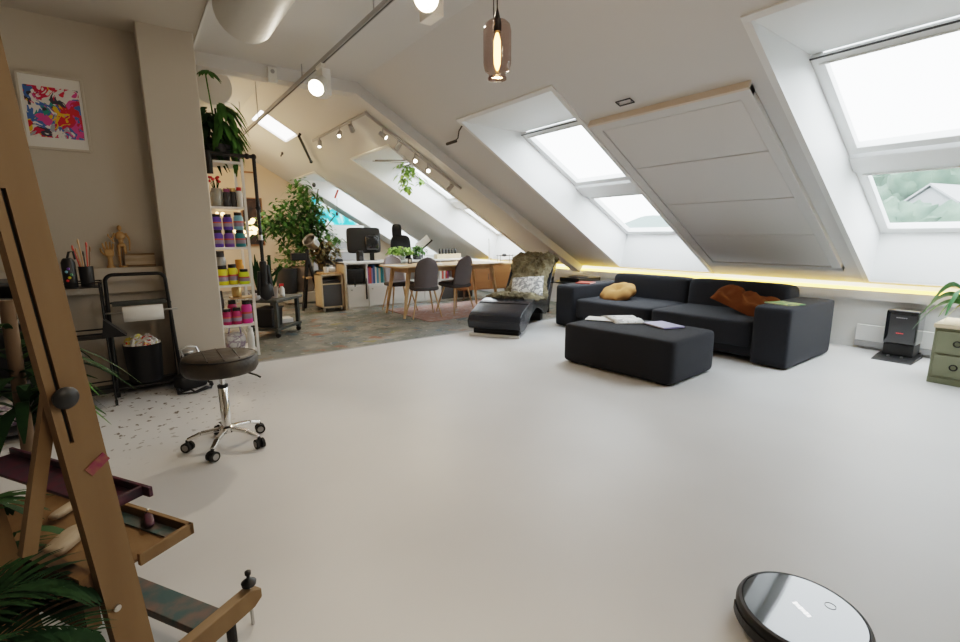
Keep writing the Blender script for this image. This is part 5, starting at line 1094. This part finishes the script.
tree_pts = [(890, 205, 2.6), (902, 212, 2.2), (878, 190, 3.2), (915, 186, 2.6), (948, 180, 2.6), (962, 186, 3), (930, 178, 2.8), (910, 222, 1.8), (925, 228, 1.6), (950, 226, 1.8), (880, 225, 2.2), (895, 178, 2.8), (975, 215, 3.5), (1000, 195, 4), (865, 205, 3.4)]
for i, (px, py, r_) in enumerate(tree_pts):
    xx_ = HX-4 if py > 218 else HX+14+(i % 3)*3
    c = wx(px, py, xx_); t = thing('hillside_tree', 'hazy green tree on the hillside around the white house', 'tree', (c.x, c.y, c.z-r_), group='hazy trees round the white house')
    s = MB(); 
    def tf(u, v, r_=r_, i=i):
        a = 6.2832*u; b = math.pi*v; d = Vector((math.sin(b)*math.cos(a), math.sin(b)*math.sin(a), -math.cos(b))); k = r_*(1+.35*mn.noise(d*2.2+Vector((i, 0, 0)))+.15*mn.noise(d*6)); return (d.x*k, d.y*k, d.z*k+r_)
    s.grid(tf, 24, 14); s.build('crown', 'tree1', t, smooth=True); MB().cyl((0, 0, -5), (0, 0, r_*.6), .25, 8).build('trunk', 'bark', t)

# ================================================================== LIGHT
wld = bpy.data.worlds.new('overcast'); S.world = wld; wld.use_nodes = True; wn_ = wld.node_tree
bg_ = wn_.nodes['Background']; bg_.inputs[0].default_value = (.90, .96, 1.0, 1); bg_.inputs[1].default_value = 4.2
def portal(y0, y1):
    l = bpy.data.lights.new('portal', 'AREA'); l.shape = 'RECTANGLE'; l.size = GX1-GX0; l.size_y = y1-y0; l.cycles.is_portal = True
    o = bpy.data.objects.new('skylight_portal', l); C.objects.link(o); o.location = ((GX0+GX1)/2, (y0+y1)/2, gz((GX0+GX1)/2)+.10)
    zax = -Vector((-.556, 0, -1)).normalized(); xax = Vector((1, 0, -.556)).normalized(); yax = zax.cross(xax)
    o.matrix_world = Matrix(((xax.x, yax.x, zax.x, o.location.x), (xax.y, yax.y, zax.y, o.location.y), (xax.z, yax.z, zax.z, o.location.z), (0, 0, 0, 1)))
for h in holes: portal(*h)
l = bpy.data.lights.new('led_light', 'AREA'); l.shape = 'RECTANGLE'; l.size = .03; l.size_y = 9.5; l.energy = 5; l.color = (1, .52, .0)
o = bpy.data.objects.new('led_light', l); C.objects.link(o); o.location = (6.125, 3.6, .64); o.rotation_euler = (0, R(155), 0)
# warm bare point lights in the far room, no fitting modelled
for loc, e, c in (((1.3, 9.8, 2.2), 20, (1, .76, .5)), ((.75, 8.2, 1.9), 14, (1, .70, .4))):
    l = bpy.data.lights.new('far_room_point', 'POINT'); l.energy = e; l.color = c; l.shadow_soft_size = .12
    o = bpy.data.objects.new('far_room_point', l); C.objects.link(o); o.location = loc
S.view_settings.view_transform = 'Filmic'; S.view_settings.look = 'Medium High Contrast'; S.view_settings.exposure = 1.03
S.cycles.max_bounces = 10; S.cycles.diffuse_bounces = 5; S.cycles.glossy_bounces = 4; S.cycles.transparent_max_bounces = 12
S.cycles.use_denoising = True; S.cycles.sample_clamp_indirect = 8; S.cycles.caustics_reflective = False; S.cycles.caustics_refractive = False
